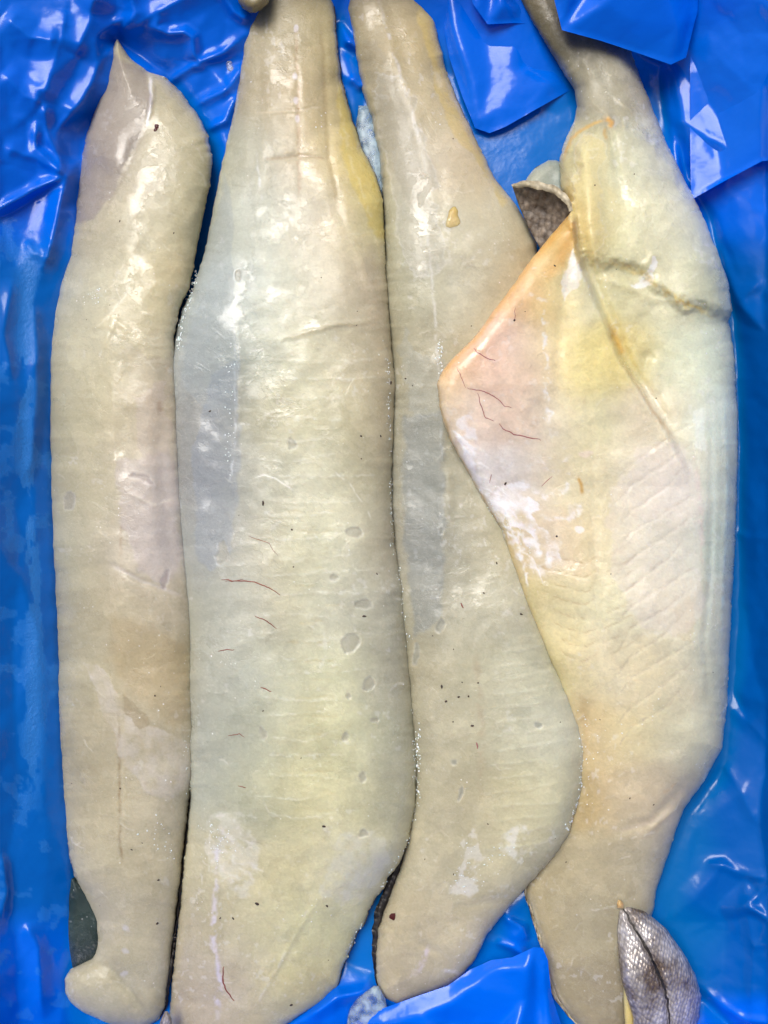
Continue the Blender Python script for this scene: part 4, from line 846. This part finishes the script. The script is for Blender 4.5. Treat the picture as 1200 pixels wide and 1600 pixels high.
D.cfx += [
  stroke_c([(893,322),(870,362),(835,402),(795,456),(745,524),(700,570),(684,600)], 8, 'd8a458', .55, .8, soft=1.0), stroke_c([(896,335),(893,370),(872,410),(845,440)], 16, 'dcaa5e', .5, .8, jag=6),
  stroke_c([(684,602),(688,640),(705,692),(732,738),(762,792),(788,834)], 4, 'cfae70', .7), stroke_c([(790,836),(804,882),(828,950),(852,1012)], 6, 'd6b878', .4),
  stroke_c([(852,470),(850,520),(856,600),(862,680)], 5, 'f0efee', .75, patchy=.2, jag=9), stroke_c([(815,455),(850,470),(848,500)], 4, 'ece6dc', .6, patchy=.2),
  poly_c([(878,430),(896,390),(905,420),(902,450),(885,470)], 'f0ece0', .75, .8), stroke_c([(893,400),(898,440)], 7, 'f0f0ea', .6),
  poly_c([(712,660),(735,650),(742,690),(745,735),(760,775),(745,765),(722,715)], 'ece8ec', .7, .2, patchy=.25, jag=6),
  poly_c([(762,770),(800,755),(840,770),(855,790),(835,800),(865,850),(880,880),(860,875),(830,845),(800,825),(775,800)], 'eeecee', .9, .2, patchy=.5, jag=9),
  stroke_c([(775,775),(800,815),(840,860),(875,880)], 13, 'f0eeee', .9, .2, jag=9, patchy=.5), stroke_c([(790,830),(815,865),(850,900)], 8, 'f0eeee', .7, .2, jag=7, patchy=.3),
  stroke_c([(800,745),(850,775),(885,765),(893,720)], 7, 'eceaec', .6, .2, jag=8, patchy=.25), stroke_c([(845,805),(880,815),(905,800),(908,780)], 5, 'eceaec', .65, .2, jag=6, patchy=.3), stroke_c([(830,720),(870,740),(892,712)], 5, 'eae4e4', .5, .2, jag=8, patchy=.25),
  poly_c(ell(905,828,9,6), 'f0eeee', .7, .2, jag=4), poly_c(ell(917,708,10,6), 'e8d4d0', .4),
  stroke_c([(903,745),(908,758),(911,772)], 4, 'c69a48', .85, jag=1.5),
  poly_c([(1020,400),(1028,398),(1018,436),(1000,448),(980,446),(1003,428)], 'eef0f6', .6, .9, jag=6),
  stroke_c([(880,250),(893,215),(920,196),(946,186)], 4, 'd6b05a', .75), stroke_c([(946,184),(956,192),(952,200)], 6, 'd8a550', .8, jag=2), stroke_c([(945,200),(948,220)], 4, 'c0984c', .6),
  poly_c([(890,300),(895,230),(920,205),(940,230),(938,300),(945,370),(930,420),(905,390)], 'ddd09a', .5, .9, jag=8, rim=.15), poly_c([(945,215),(960,300),(965,370),(945,380),(935,300)], 'cfc79c', .5, .5, jag=8),
  stroke_c([(930,412),(965,414),(1000,426),(1032,450),(1058,464),(1085,480),(1125,494)], 8, 'e2cc84', .55, jag=9, patchy=.5), stroke_c([(1040,458),(1075,478),(1100,486)], 9, 'e0c66c', .5, jag=8, patchy=.3), stroke_c([(950,500),(965,535),(972,556)], 7, 'd8ab48', .7), stroke_c([(975,570),(1010,624),(1050,684)], 4, 'cdb082', .6),
  stroke_c([(935,460),(950,490),(958,520)], 4, 'e4d69a', .6), poly_c([(1090,640),(1110,640),(1108,700),(1085,690)], 'e8eeee', .35, .9, jag=8, soft=6),
  stroke_c([(1132,610),(1138,740),(1132,900),(1126,1010)], 4, 'cfe2da', .6, .9, patchy=.5), stroke_c([(1115,640),(1116,780),(1112,900),(1104,1000)], 7, 'c6d2ca', .4, .9),
  stroke_c([(1085,700),(1095,800),(1098,900)], 6, 'd8c0bc', .35, patchy=.3), poly_c([(1050,950),(1075,935),(1095,960),(1080,1000),(1050,1000)], 'd0c5a6', .5, .4, jag=8),
  stroke_c([(908,1080),(914,1120),(916,1160),(912,1200)], 8, 'c4a878', .35, .7), stroke_c([(1075,1225),(1030,1280),(960,1300)], 6, 'b8ab a0'.replace(' ', ''), .4),
  stroke_c([(1035,1240),(1060,1225)], 6, 'b89a78', .35, patchy=.2), stroke_c([(824,1392),(848,1470),(866,1540),(890,1582)], 5, 'e0d2a4', .6)]

def scratches(F, n, ang, seed, ylo, yhi, lo=10, hi=42, op=.42):
    rr = random.Random(seed)
    for k in range(n):
        y = rr.uniform(ylo, yhi); a = np.interp(y, F.yy, F.xl)+14; b = np.interp(y, F.yy, F.xr)-14
        if b-a < 30: continue
        x = rr.uniform(a, b); L_ = rr.uniform(lo, hi); t = math.radians(ang+rr.gauss(0, 22)); c = rr.uniform(-.18, .18)*L_
        p = [(x-L_/2*math.cos(t), y-L_/2*math.sin(t)), (x-c*math.sin(t), y+c*math.cos(t)), (x+L_/2*math.cos(t), y+L_/2*math.sin(t))]
        light = rr.random() < .7
        F.cfx.append(stroke_c(p, rr.uniform(.8, 1.7), 'eceae2' if light else '8a7c66', op*rr.uniform(.5, 1.2)*(1 if light else .7), jag=3, patchy=.4, sd=k % 7))
        if light: F.hfx.append(stroke_h(p, 2.2, .16))
scratches(A, 40, 28, 1, 150, 1560, op=.3); scratches(B, 70, 6, 2, 40, 1590, op=.3); scratches(C, 45, -12, 3, 60, 1540, op=.3); scratches(D, 80, -32, 4, 200, 1580, op=.3)
B.cfx += [stroke_c([(396,747),(412,742),(432,748),(446,758),(458,766)], 1.6, 'f0efe8', .8, jag=1), stroke_c([(520,735),(545,755),(570,790),(582,815)], 1.6, 'ecebe2', .5, patchy=.3)]
D.cfx += [stroke_c(ell(773,553,12,12)[:12], 1.3, 'eed8d0', .6, jag=1)]
fr_ = random.Random(21)
for k in range(34):                         # fibrous white connective tissue fanning out from the flap edge
    t = fr_.random(); x0, y0 = 705+95*t, 665+190*t; an = math.radians(fr_.uniform(5, 60)); ln = fr_.uniform(25, 95)*(.4+.6*t)
    p = [(x0, y0), (x0+ln*.5*math.cos(an), y0+ln*.5*math.sin(an)+fr_.uniform(-8, 8)), (x0+ln*math.cos(an+.25), y0+ln*math.sin(an+.25))]
    D.cfx.append(stroke_c(p, fr_.uniform(1.2, 3.6), 'f3f1f3', fr_.uniform(.45, .85), .2, jag=5, patchy=.3, sd=k % 6)); D.hfx.append(stroke_h(p, 3, .2))
for k in range(26):                         # white fibrous tissue on the widest fillet
    x0, y0 = fr_.uniform(312, 385), fr_.uniform(1275, 1385); an = math.radians(fr_.uniform(-30, 80)); ln = fr_.uniform(15, 60)
    p = [(x0, y0), (x0+ln*.5*math.cos(an), y0+ln*.5*math.sin(an)), (x0+ln*math.cos(an+.3), y0+ln*math.sin(an+.3))]
    B.cfx.append(stroke_c(p, fr_.uniform(1.5, 5), 'e2e0da', fr_.uniform(.3, .6), .3, jag=6, patchy=.3, sd=k % 6))
B.cfx += [stroke_c([(352,1285),(338,1330),(335,1400),(333,1470),(342,1530),(338,1590)], 5, 'd9d5e0', .6, .8, jag=6, patchy=.3)]
A.cfx += [poly_c([(176,85),(232,118),(237,160),(226,200),(190,270),(150,345),(112,350),(128,230),(152,160)], '8a8082', .5, .9, jag=3, soft=6),  # belly side left of the crease: its shade painted as darker flesh
          poly_c([(196,462),(150,512),(185,522),(232,560),(266,556),(272,500),(288,450),(250,436)], 'd0c8a6', .4, .7, jag=4, soft=3), stroke_c([(150,512),(172,490),(196,463),(202,440)], 2, 'e0dcc8', .6, jag=3),
          poly_c([(175,960),(240,985),(296,1010),(300,1120),(270,1140),(215,1090),(170,1030)], 'a8946c', .3, .6, jag=5, soft=18)]
A.hfx += [poly_h([(196,462),(150,512),(185,522),(232,560),(266,556),(272,500),(288,450),(250,436)], .4, jag=4, soft=9)]
B.cfx += [poly_c([(352,270),(362,330),(366,450),(373,560),(372,640),(320,640),(285,600),(296,500),(325,380)], '98a2a6', .32, .9, jag=3, soft=4),
          poly_c([(536,120),(552,215),(596,305),(601,370),(585,372),(562,320),(540,250),(526,170)], 'd8c262', .5, .8, jag=4, soft=7),
          stroke_c([(520,60),(530,160),(548,250),(580,340),(598,420)], 3, 'e2d8b0', .35, jag=4, patchy=.3)]
C.cfx += [poly_c([(664,-20),(694,95),(748,222),(802,312),(788,320),(733,240),(688,160),(654,30)], 'd4bc70', .5, .8, jag=4, soft=6),
          poly_c([(560,60),(590,60),(622,130),(650,230),(668,330),(640,330),(606,260),(590,180)], '96907e', .3, .8, jag=4, soft=5)]
D.cfx += [poly_c([(1055,690),(1085,730),(1100,820),(1100,960),(1060,1000),(1000,980),(960,900),(950,780),(1000,700)], 'e4dad6', .3, .8, jag=6, soft=8)]
GRP = 'raw fish fillets lying side by side in the liner'
fA = thing('fish_fillet', 'pale fillet with a pointed tip and curled end, its side against bare blue film', 'fish fillet', group=GRP)
fB = thing('fish_fillet', 'widest fillet, cream with a blue-grey streak and small red vein lines', 'fish fillet', group=GRP)
fC = thing('fish_fillet', 'slim greyish fillet partly covered by the pink folded flap', 'fish fillet', group=GRP)
fD = thing('fish_fillet', 'cream-yellow fillet with pink orange-edged flap folded over its neighbour', 'fish fillet', group=GRP)
A.build(M_FLESH, fA); B.build(M_FLESH, fB); C.build(M_FLESH, fC); D.build(M_FLESH_D, fD)
A.skin(M_SKIN_DARK, fA, [(0,0),(1600,0)], [(0,0),(1200,0),(1240,4),(1500,5),(1560,4),(1600,0)])
B.skin(M_SKIN, fB, [(0,0),(470,0),(480,0),(1650,0)], [(0,1),(1300,1),(1700,1)])
C.skin(M_SKIN_DARK, fC, [(0,0),(1250,0),(1300,5),(1360,13),(1420,14),(1470,8),(1520,3),(1560,0)], [(0,0),(1600,0)], label='dark skin edge showing along the tail')
D.skin(M_SKIN_PALE, fD, [(1380,0),(1395,4),(1560,6),(1600,4)], [(1380,0),(1600,0)], ya=1380, label='pale skin edge showing along the tail')

# veins, specks and other marks ------------------------------------------------
def on(F, pts, lift=0.0):
    p = np.asarray(pts, float); z = F.height(p[:, 0], p[:, 1]); return P(p[:, 0], p[:, 1], z+lift)
def ribbon(F, pts, wpx, mat, parent, name='blood_vessel', jit=1.2, rise=0.00022):
    """thin vessel lying in the surface: a low half-round strip following the flesh"""
    pts = np.asarray(pts, float); q = []
    for i in range(len(pts)-1):
        k = max(2, int(np.hypot(*(pts[i+1]-pts[i]))/3))
        for j in range(k): q.append(pts[i]+(pts[i+1]-pts[i])*j/k)
    q.append(pts[-1]); q = np.array(q); n = len(q)
    q[1:-1] += np.stack([fbm(q[1:-1, 0], q[1:-1, 1], 9, 3, 2), fbm(q[1:-1, 0], q[1:-1, 1], 9, 7, 2)], -1)*jit*1.6
    t = np.gradient(q, axis=0); t /= np.linalg.norm(t, axis=1, keepdims=True)+1e-9; nr = np.stack([-t[:, 1], t[:, 0]], -1)
    s = np.linspace(0, 1, n); wd = wpx*(0.35+0.65*np.sin(np.pi*np.clip(s, .02, .98))**.6)*(1+0.35*fbm(s*90, s*0, 9, 5, 2))
    co = []
    for off, li in ((-1, -.0002), (-.45, rise*.8), (.45, rise*.8), (1, -.0002)):
        e = q+nr*(wd*off)[:, None]*.5; co.append(P(e[:, 0], e[:, 1], F.height(e[:, 0], e[:, 1])+li))
    co = np.stack(co, 1); i = np.arange(n*4).reshape(n, 4)
    f = np.stack([i[:-1, :-1], i[1:, :-1], i[1:, 1:], i[:-1, 1:]], -1).reshape(-1, 4)
    a = co[1, 0]-co[0, 0]; b = co[0, 1]-co[0, 0]
    if np.cross(a, b)[2] < 0: f = f[:, ::-1].copy()
    return mesh_obj(name, co.reshape(-1, 3), f, mat, parent)

for l_, w_ in [([(740,544),(746,552),(762,560),(774,564)], 2.6), ([(714,574),(722,592),(728,606)], 1.8), ([(730,606),(750,610),(764,614),(778,624),(790,635),(799,637)], 2.4), ([(746,614),(752,634),(759,653),(772,658)], 2.2), ([(780,662),(790,674),(808,680),(830,684),(845,688)], 3.0), ([(846,760),(863,744)], 1.6), ([(765,755),(768,741)], 1.8), ([(803,500),(806,480)], 1.6)]:
    ribbon(D, l_, w_*.85, M_VEIN, fD)
for l_, w_ in [([(346,906),(372,907),(398,909),(420,918),(438,930)], 3.2), ([(352,909),(380,905)], 2.0), ([(398,962),(412,968),(424,976),(432,982)], 2.8), ([(341,1018),(352,1015),(366,1015)], 2.6), ([(407,1074),(416,1077),(424,1081)], 3.0), ([(350,1510),(348,1535),(356,1552),(366,1564)], 4.0), ([(356,1150),(374,1146),(382,1152)], 2.2), ([(372,1228),(384,1231)], 2.6), ([(388,838),(420,850),(434,868)], 1.5)]:
    ribbon(B, l_, w_*.8, M_BLOOD, fB)
ribbon(C, [(720,942),(724,950)], 4, M_BLOOD, fC); ribbon(C, [(744,1160),(746,1170)], 3, M_VEIN, fC)

def blob_set(F, spots, mat, parent, name, flat=0.35, stuff=True, seed=0):
    """small irregular crumbs, joined"""
    rr = random.Random(seed); V = []; Fc = []
    for (x, y, r, el, rot) in spots:
        o = on(F, [(x, y)])[0]; n = 8; b0 = len(V); V.append(tuple(o+np.array([0, 0, r*PX*flat])))
        for ring, (k, h) in enumerate(((.6, .8), (1.0, -.3))):
            for i in range(n):
                a = 2*math.pi*i/n; q = r*PX*k*(0.75+rr.random()*.5)
                dx, dy = q*math.cos(a)*el, q*math.sin(a); c, s_ = math.cos(rot), math.sin(rot)
                V.append((o[0]+dx*c-dy*s_, o[1]+dx*s_+dy*c, o[2]+r*PX*flat*h))
        for i in range(n):
            j = (i+1) % n; Fc.append((b0, b0+1+i, b0+1+j)); Fc.append((b0+1+i, b0+1+n+i, b0+1+n+j, b0+1+j))
    ob = mesh_obj(name, V, Fc, mat, parent)
    if stuff: ob['kind'] = 'stuff'
    return ob
def rnd_spots(F, n, rlo, rhi, ylo, yhi, seed):
    rr = random.Random(seed); out = []
    for _ in range(n):
        y = rr.uniform(ylo, yhi); a = np.interp(y, F.yy, F.xl)+15; b = np.interp(y, F.yy, F.xr)-15
        out.append((rr.uniform(a, b), y, rr.uniform(rlo, rhi)*(1 if rr.random() < .85 else 1.5), rr.uniform(1, 2.4), rr.uniform(0, 3)))
    return out
blob_set(A, [(245,198,4.2,1.0,0.6),(243,203,3,1.4,1.2)], M_CLOT, fA, 'blood_spot', stuff=False)
blob_set(C, [(617,1433,5.5,1.9,-.3)], M_CLOT, fC, 'blood_spot', flat=.1, stuff=False)
blob_set(A, rnd_spots(A, 9, .6, 1.3, 180, 1550, 1)+[(188,1232,1.6,1,0),(242,1087,1.6,1,0),(247,1375,1.8,1.6,0),(245,1443,1.8,1.8,.5)], M_DARK, fA, 'specks', seed=1)
blob_set(B, rnd_spots(B, 18, .6, 1.4, 200, 1560, 2)+[(402,1412,2.6,1.5,-.7),(506,1291,2,1.8,0),(455,1570,2.4,1.2,.4),(610,598,2.4,1.4,1.2),(568,963,1.8,2.4,0)], M_DARK, fB, 'specks', seed=2)
blob_set(C, rnd_spots(C, 18, .6, 1.3, 200, 1500, 3)+[(697,1096,2,1.2,.4),(717,1089,1.8,1.2,0),(732,1088,1.8,1,1),(747,1067,1.6,1,1),(722,1066,1.2,1,0)], M_DARK, fC, 'specks', seed=3)
blob_set(D, rnd_spots(D, 14, .6, 1.3, 220, 1350, 4)+[(804,500,2,1,0),(870,838,1.8,1,0)], M_DARK, fD, 'specks', seed=4)

def frost_line(F, pts, n, spread, rlo, rhi, seed):
    rr = random.Random(seed); pts = np.asarray(pts, float); out = []
    sl_ = np.hypot(*np.diff(pts, axis=0).T); cs_ = np.concatenate([[0], np.cumsum(sl_)])
    for _ in range(n):
        s_ = rr.uniform(0, cs_[-1])
        if fbm(np.array([s_]), np.array([seed*7.0]), 30, 5, 2)[0] < -0.25: continue
        x = np.interp(s_, cs_, pts[:, 0])+rr.gauss(0, spread); y = np.interp(s_, cs_, pts[:, 1])+rr.gauss(0, spread)
        out.append((x, y, rr.uniform(rlo, rhi), rr.uniform(.8, 1.6), rr.uniform(0, 3)))
    return out
fz = frost_line(A, [(268,545),(282,600),(281,700)], 40, 3, .5, 1.3, 1)+frost_line(A, [(250,1250),(240,1300),(265,1330)], 45, 10, .5, 1.4, 2)+frost_line(A, [(150,440),(145,470)], 22, 7, .5, 1.3, 3)+frost_line(A, [(292,1150),(296,1240)], 20, 4, .5, 1.3, 13)
blob_set(A, fz, M_FROST, fA, 'frost_crystals', flat=.4, seed=11)
fz = frost_line(B, [(308,420),(296,465),(284,500),(280,545)], 90, 2.5, .5, 1.6, 4)+frost_line(B, [(606,560),(610,700),(612,850),(632,960),(645,1100),(648,1230)], 240, 1.6, .3, 1.2, 5)+frost_line(B, [(360,560),(358,690),(355,750)], 40, 4, .5, 1.4, 6)+frost_line(B, [(330,1280),(350,1340)], 50, 12, .4, 1.2, 7)+frost_line(B, [(640,1310),(604,1372),(575,1425),(545,1485)], 60, 1.6, .5, 1.3, 17)
blob_set(B, fz, M_FROST, fB, 'frost_crystals', flat=.4, seed=12)
fz = frost_line(C, [(654,1130),(653,1240),(640,1310)], 90, 2.5, .5, 1.8, 8)+frost_line(C, [(905,1110),(912,1180),(905,1245),(885,1300)], 130, 2.2, .5, 1.5, 9)+frost_line(C, [(685,500),(690,600)], 60, 3, .5, 1.5, 10)+frost_line(C, [(805,1325),(720,1380),(735,1320)], 90, 12, .4, 1.2, 11)+frost_line(C, [(622,880),(640,1010)], 40, 2, .5, 1.3, 14)
blob_set(C, fz, M_FROST, fC, 'frost_crystals', flat=.4, seed=13)
fz = frost_line(D, [(760,770),(800,820),(850,880)], 90, 9, .4, 1.1, 12)+frost_line(D, [(905,1100),(925,1180),(915,1260)], 30, 6, .5, 1.2, 15)
blob_set(D, fz, M_FROST, fD, 'frost_crystals', flat=.6, seed=14)

# lobes: small rounded bodies described the same way as a fillet -----------------
def lobe(left, right, zc, drop, col, mat, parent, name, seed, hfx=(), cfx=(), step=2.2, bottom=.004, label=None):
    L = Fillet(left, right, zc, drop, col, zs=30, cs=24, seed=seed, bottom=bottom, rough_edge=.7); L.hfx += list(hfx); L.cfx += list(cfx)
    o = L.build(mat, parent, step); o.name = name; o.data.name = name
    if label: o['label'] = label
    return L, o

# silver scaled belly fold of the right fillet, with its dark seam
seam = [(973,1416),(988,1445),(1005,1472),(1020,1502),(1034,1532),(1043,1562),(1046,1600),(1048,1650)]
S, so_ = lobe([(968,1410),(965,1425),(964,1450),(966,1490),(970,1530),(980,1562),(989,1590),(990,1620),(1000,1650),(1030,1675)],
     [(972,1410),(1008,1424),(1040,1450),(1066,1486),(1086,1522),(1096,1556),(1093,1590),(1082,1620),(1060,1655),(1036,1675)],
     [(972,1412,2.5),(985,1450,3.3),(1010,1490,3.9),(1040,1480,3.3),(1005,1540,4.1),(1060,1540,3.6),(1020,1600,4.0),(1070,1590,3.2),(1030,1670,2.4)],
     [(970,1420,.7,16),(966,1500,1.0,26),(985,1580,1.0,26),(1050,1460,1.5,40),(1095,1550,1.9,46),(1080,1630,1.6,40),(1030,1670,1,30)], pts_of('1000,1500,aaaaaa 1050,1600,aaaaaa'), M_SILVER, fD, 'scaled_skin_fold', 12,
     hfx=[stroke_h(seam, 4.5, -2.2, taper=False), stroke_h([(p[0]-9, p[1]) for p in seam], 7, .8), stroke_h([(p[0]+10, p[1]) for p in seam], 8, .8)], label='silver scaled skin folded outward with a dark seam')
ribbon(S, seam[:-1], 5.5, M_SKIN_DARK, so_, 'seam', rise=.0006)
Tl, to = lobe([(966,1406),(963,1411),(965,1420)], [(969,1406),(975,1411),(974,1420)], [(968,1412,2.9)], [(968,1412,.4,7)], pts_of('968,1412,c8a87c'), M_FLESH_D, fD, 'orange_tip', 3, bottom=.012)
# pale inner lining of the fold
lobe([(974,1530),(974,1560),(976,1600),(978,1650)], [(977,1530),(986,1562),(994,1600),(996,1650)], [(982,1560,2.7),(985,1640,2.7)], [(980,1560,.4,8),(985,1640,.4,8)], pts_of('980,1560,cdbb84 985,1640,c8b67c'), M_FLESH_D, fD, 'fold_lining', 4, bottom=.010)

# pocket of brown skin behind the folded flap tip, with a pale rim
def patch(name, outline, creases, mat, parent, cols=None, step=3.0, thick=0.0015, label=None):
    poly = np.array([p[:2] for p in outline], float); ol = []
    for i in range(len(poly)):
        a, b = poly[i], poly[(i+1) % len(poly)]; k = max(1, int(np.hypot(*(b-a))/step))
        for j in range(k): ol.append(a+(b-a)*j/k)
    X, Y = np.meshgrid(np.arange(poly[:, 0].min(), poly[:, 0].max(), step), np.arange(poly[:, 1].min(), poly[:, 1].max(), step))
    d, _ = segdist(X, Y, poly, True); m = inside(X, Y, poly) & (d > step*.6); n = len(ol)
    V, E, F, _, _, _ = delaunay_2d_cdt([Vector(p) for p in ol]+[Vector(p) for p in np.stack([X[m], Y[m]], -1)], [(i, (i+1) % n) for i in range(n)], [], 1, 1e-4)
    vx = np.array([v.x for v in V]); vy = np.array([v.y for v in V])
    z = tri_interp(vx, vy, [list(outline)+[outline[0]]]+creases); bad = np.isnan(z); z[bad] = np.mean([p[2] for p in outline])
    z = (z+0.12*fbm(vx, vy, 18, 4, 3))*.01
    co = P(vx, vy, z); faces = [tuple(f) for f in F]; f0 = faces[0]
    if np.cross(co[f0[1]]-co[f0[0]], co[f0[2]]-co[f0[0]])[2] < 0: faces = [f[::-1] for f in faces]
    o = mesh_obj(name, co, faces, mat, parent)
    md = o.modifiers.new('thickness', 'SOLIDIFY'); md.thickness = thick; md.offset = -1
    if label: o['label'] = label
    return o
patch('skin_pocket', [(800,290,3.6),(830,288,4.3),(862,295,4.9),(884,310,5.2),(894,328,5.1),(880,350,4.2),(862,372,3.6),(846,392,3.2),(828,360,3.0),(812,325,3.1)], [[(825,318,3.3),(855,330,3.6),(875,330,4.3)],[(840,345,3.2),(858,352,3.5)]], M_SKIN_BROWN, fD, label='brown scaled skin inside the folded flap')
class Flat:                                   # height source for rims laid on explicit points
    def __init__(s, pts): s.p = np.array(pts, float)
    def height(s, x, y): return idw(x, y, s.p[:, :2], 10, s.p[:, 2])[..., 0]*.01
rim = [(800,291,3.8),(815,288,4.2),(832,288,4.6),(850,292,5.0),(866,297,5.2),(880,306,5.4),(889,318,5.5),(892,330,5.4)]
ribbon(Flat(rim), [p[:2] for p in rim], 13, M_SKIN_PALE, fD, 'pocket_rim', rise=.0016)

# loose bits around the fillets ---------------------------------------------------
L, o = lobe([(858,250),(836,262),(824,276),(818,292),(822,306),(850,318)], [(866,250),(884,256),(892,275),(892,300),(886,312),(856,318)], [(850,285,2.6),(830,290,2.4),(875,275,2.6)], [(830,270,.8,18),(880,270,.8,18)],
     pts_of('830,275,c9c6ac 845,268,b8bcb0 850,285,8c9c9e 870,270,76868c 880,290,7f8e92 835,292,a4a69a'), M_FLESH, None, 'fish_piece', 6)
tag(o, 'frosted grey-blue scrap of fish behind the brown skin pocket', 'fish piece')
L, o = lobe([(108,1370),(104,1400),(104,1440),(106,1480),(112,1510),(130,1530)], [(116,1370),(140,1395),(158,1430),(160,1480),(152,1512),(136,1530)], [(125,1440,1.1),(130,1500,.9)], [(110,1440,.5,22),(155,1450,.6,22),(125,1520,.5,20)],
     pts_of('120,1400,24363a 125,1440,3c4a48 140,1470,263537 125,1500,223034 112,1450,4a5856'), M_FLESH, None, 'fish_piece', 9)  # dark fish tones, lowered further as painted shade under the fillet
tag(o, 'dark frosted lump tucked under the curled end of the pointed fillet', 'fish piece')
L, o = lobe([(258,1580),(252,1592),(246,1610),(250,1640)], [(262,1580),(268,1590),(270,1610),(266,1640)], [(260,1600,2.9)], [(260,1590,.5,9)], pts_of('260,1600,aaaaaa'), M_SILVER, None, 'skin_scrap', 2, bottom=.016)
tag(o, 'tiny silver scaled skin tip between two fillet ends', 'fish piece')
L, o = lobe([(374,-40),(370,-15),(372,2),(380,14),(392,20)], [(424,-40),(424,-10),(420,5),(410,15),(398,20)], [(395,-10,4.2),(398,10,3.9)], [(395,0,1.2,18)], pts_of('395,0,8f866c 380,5,6f6a5c 410,-5,a09672 395,15,7a7464'), M_FLESH, fB, 'fin_stub', 7, bottom=.02, label='brown frosted fin stub')
# little curled flake on the slim fillet
fl = Flat([(690,340,4.55),(705,326,4.9),(720,330,4.7),(724,350,4.35),(700,358,4.3)])
L, o = lobe([(708,322),(700,328),(698,338),(692,348),(690,356),(700,362)], [(711,322),(718,326),(716,334),(724,346),(722,356),(704,362)], [(708,328,4.25),(706,342,4.1),(706,354,3.98)], [(708,330,.3,6),(706,355,.15,12)], pts_of('708,326,dab466 704,338,d6bf8a 706,354,cdbd98'), M_FLESH_D, fC, 'curled_flake', 5, bottom=.036, step=1.5, label='small orange curled flake of flesh')

# ice
def ice_bead(x, y, z, a, b, rot, seed):
    bm = bmesh.new(); bmesh.ops.create_icosphere(bm, subdivisions=3, radius=1)
    c = P(np.array(float(x)), np.array(float(y)), np.array(z)); rr = random.Random(seed); ph = [rr.uniform(0, 6) for _ in range(3)]
    for v in bm.verts:
        q = v.co.copy(); k = 1+0.12*math.sin(3*q.x+ph[0])+0.10*math.sin(4*q.y+ph[1])+0.06*math.sin(7*q.z+5*q.x+ph[2])
        px_, py_ = q.x*a*PX*k, q.y*b*PX*k; r = math.radians(rot)
        v.co = (px_*math.cos(r)-py_*math.sin(r), px_*math.sin(r)+py_*math.cos(r), q.z*min(a, b)*PX*0.55*k)
    me = bpy.data.meshes.new('ice_bead'); bm.to_mesh(me); bm.free(); me.materials.append(M_ICE)
    for p in me.polygons: p.use_smooth = True
    o = bpy.data.objects.new('ice_bead', me); COL.objects.link(o); o.location = c; return o
tag(ice_bead(358,104,.0125,8,9,20,1), 'round clear ice bead on blue film beside the widest fillet', 'ice', 'ice beads on the film')
tag(ice_bead(367,77,.0135,10,6,30,2), 'elongated clear ice bead on blue film beside the widest fillet', 'ice', 'ice beads on the film')
L, o = lobe([(560,165),(556,200),(562,240),(575,290),(590,315)], [(575,165),(590,195),(600,240),(604,290),(596,315)], [(575,200,1.3),(585,270,1.2)], [(580,230,.4,12)], pts_of('580,230,cfd8d8'), M_ICE_F, None, 'ice_sheet', 3, bottom=.006)
tag(o, 'thin frosty ice sliver frozen between the widest and slim fillets', 'ice')
L, o = lobe([(585,1540),(560,1556),(545,1578),(542,1600),(560,1630)], [(592,1540),(602,1560),(606,1580),(600,1605),(575,1630)], [(575,1575,1.9),(570,1610,1.9)], [(575,1580,.6,18)], pts_of('575,1580,cfd8d8'), M_ICE_F, None, 'ice_lump', 4, bottom=.006)
tag(o, 'frosty ice lump at the tail tip of the slim fillet', 'ice')
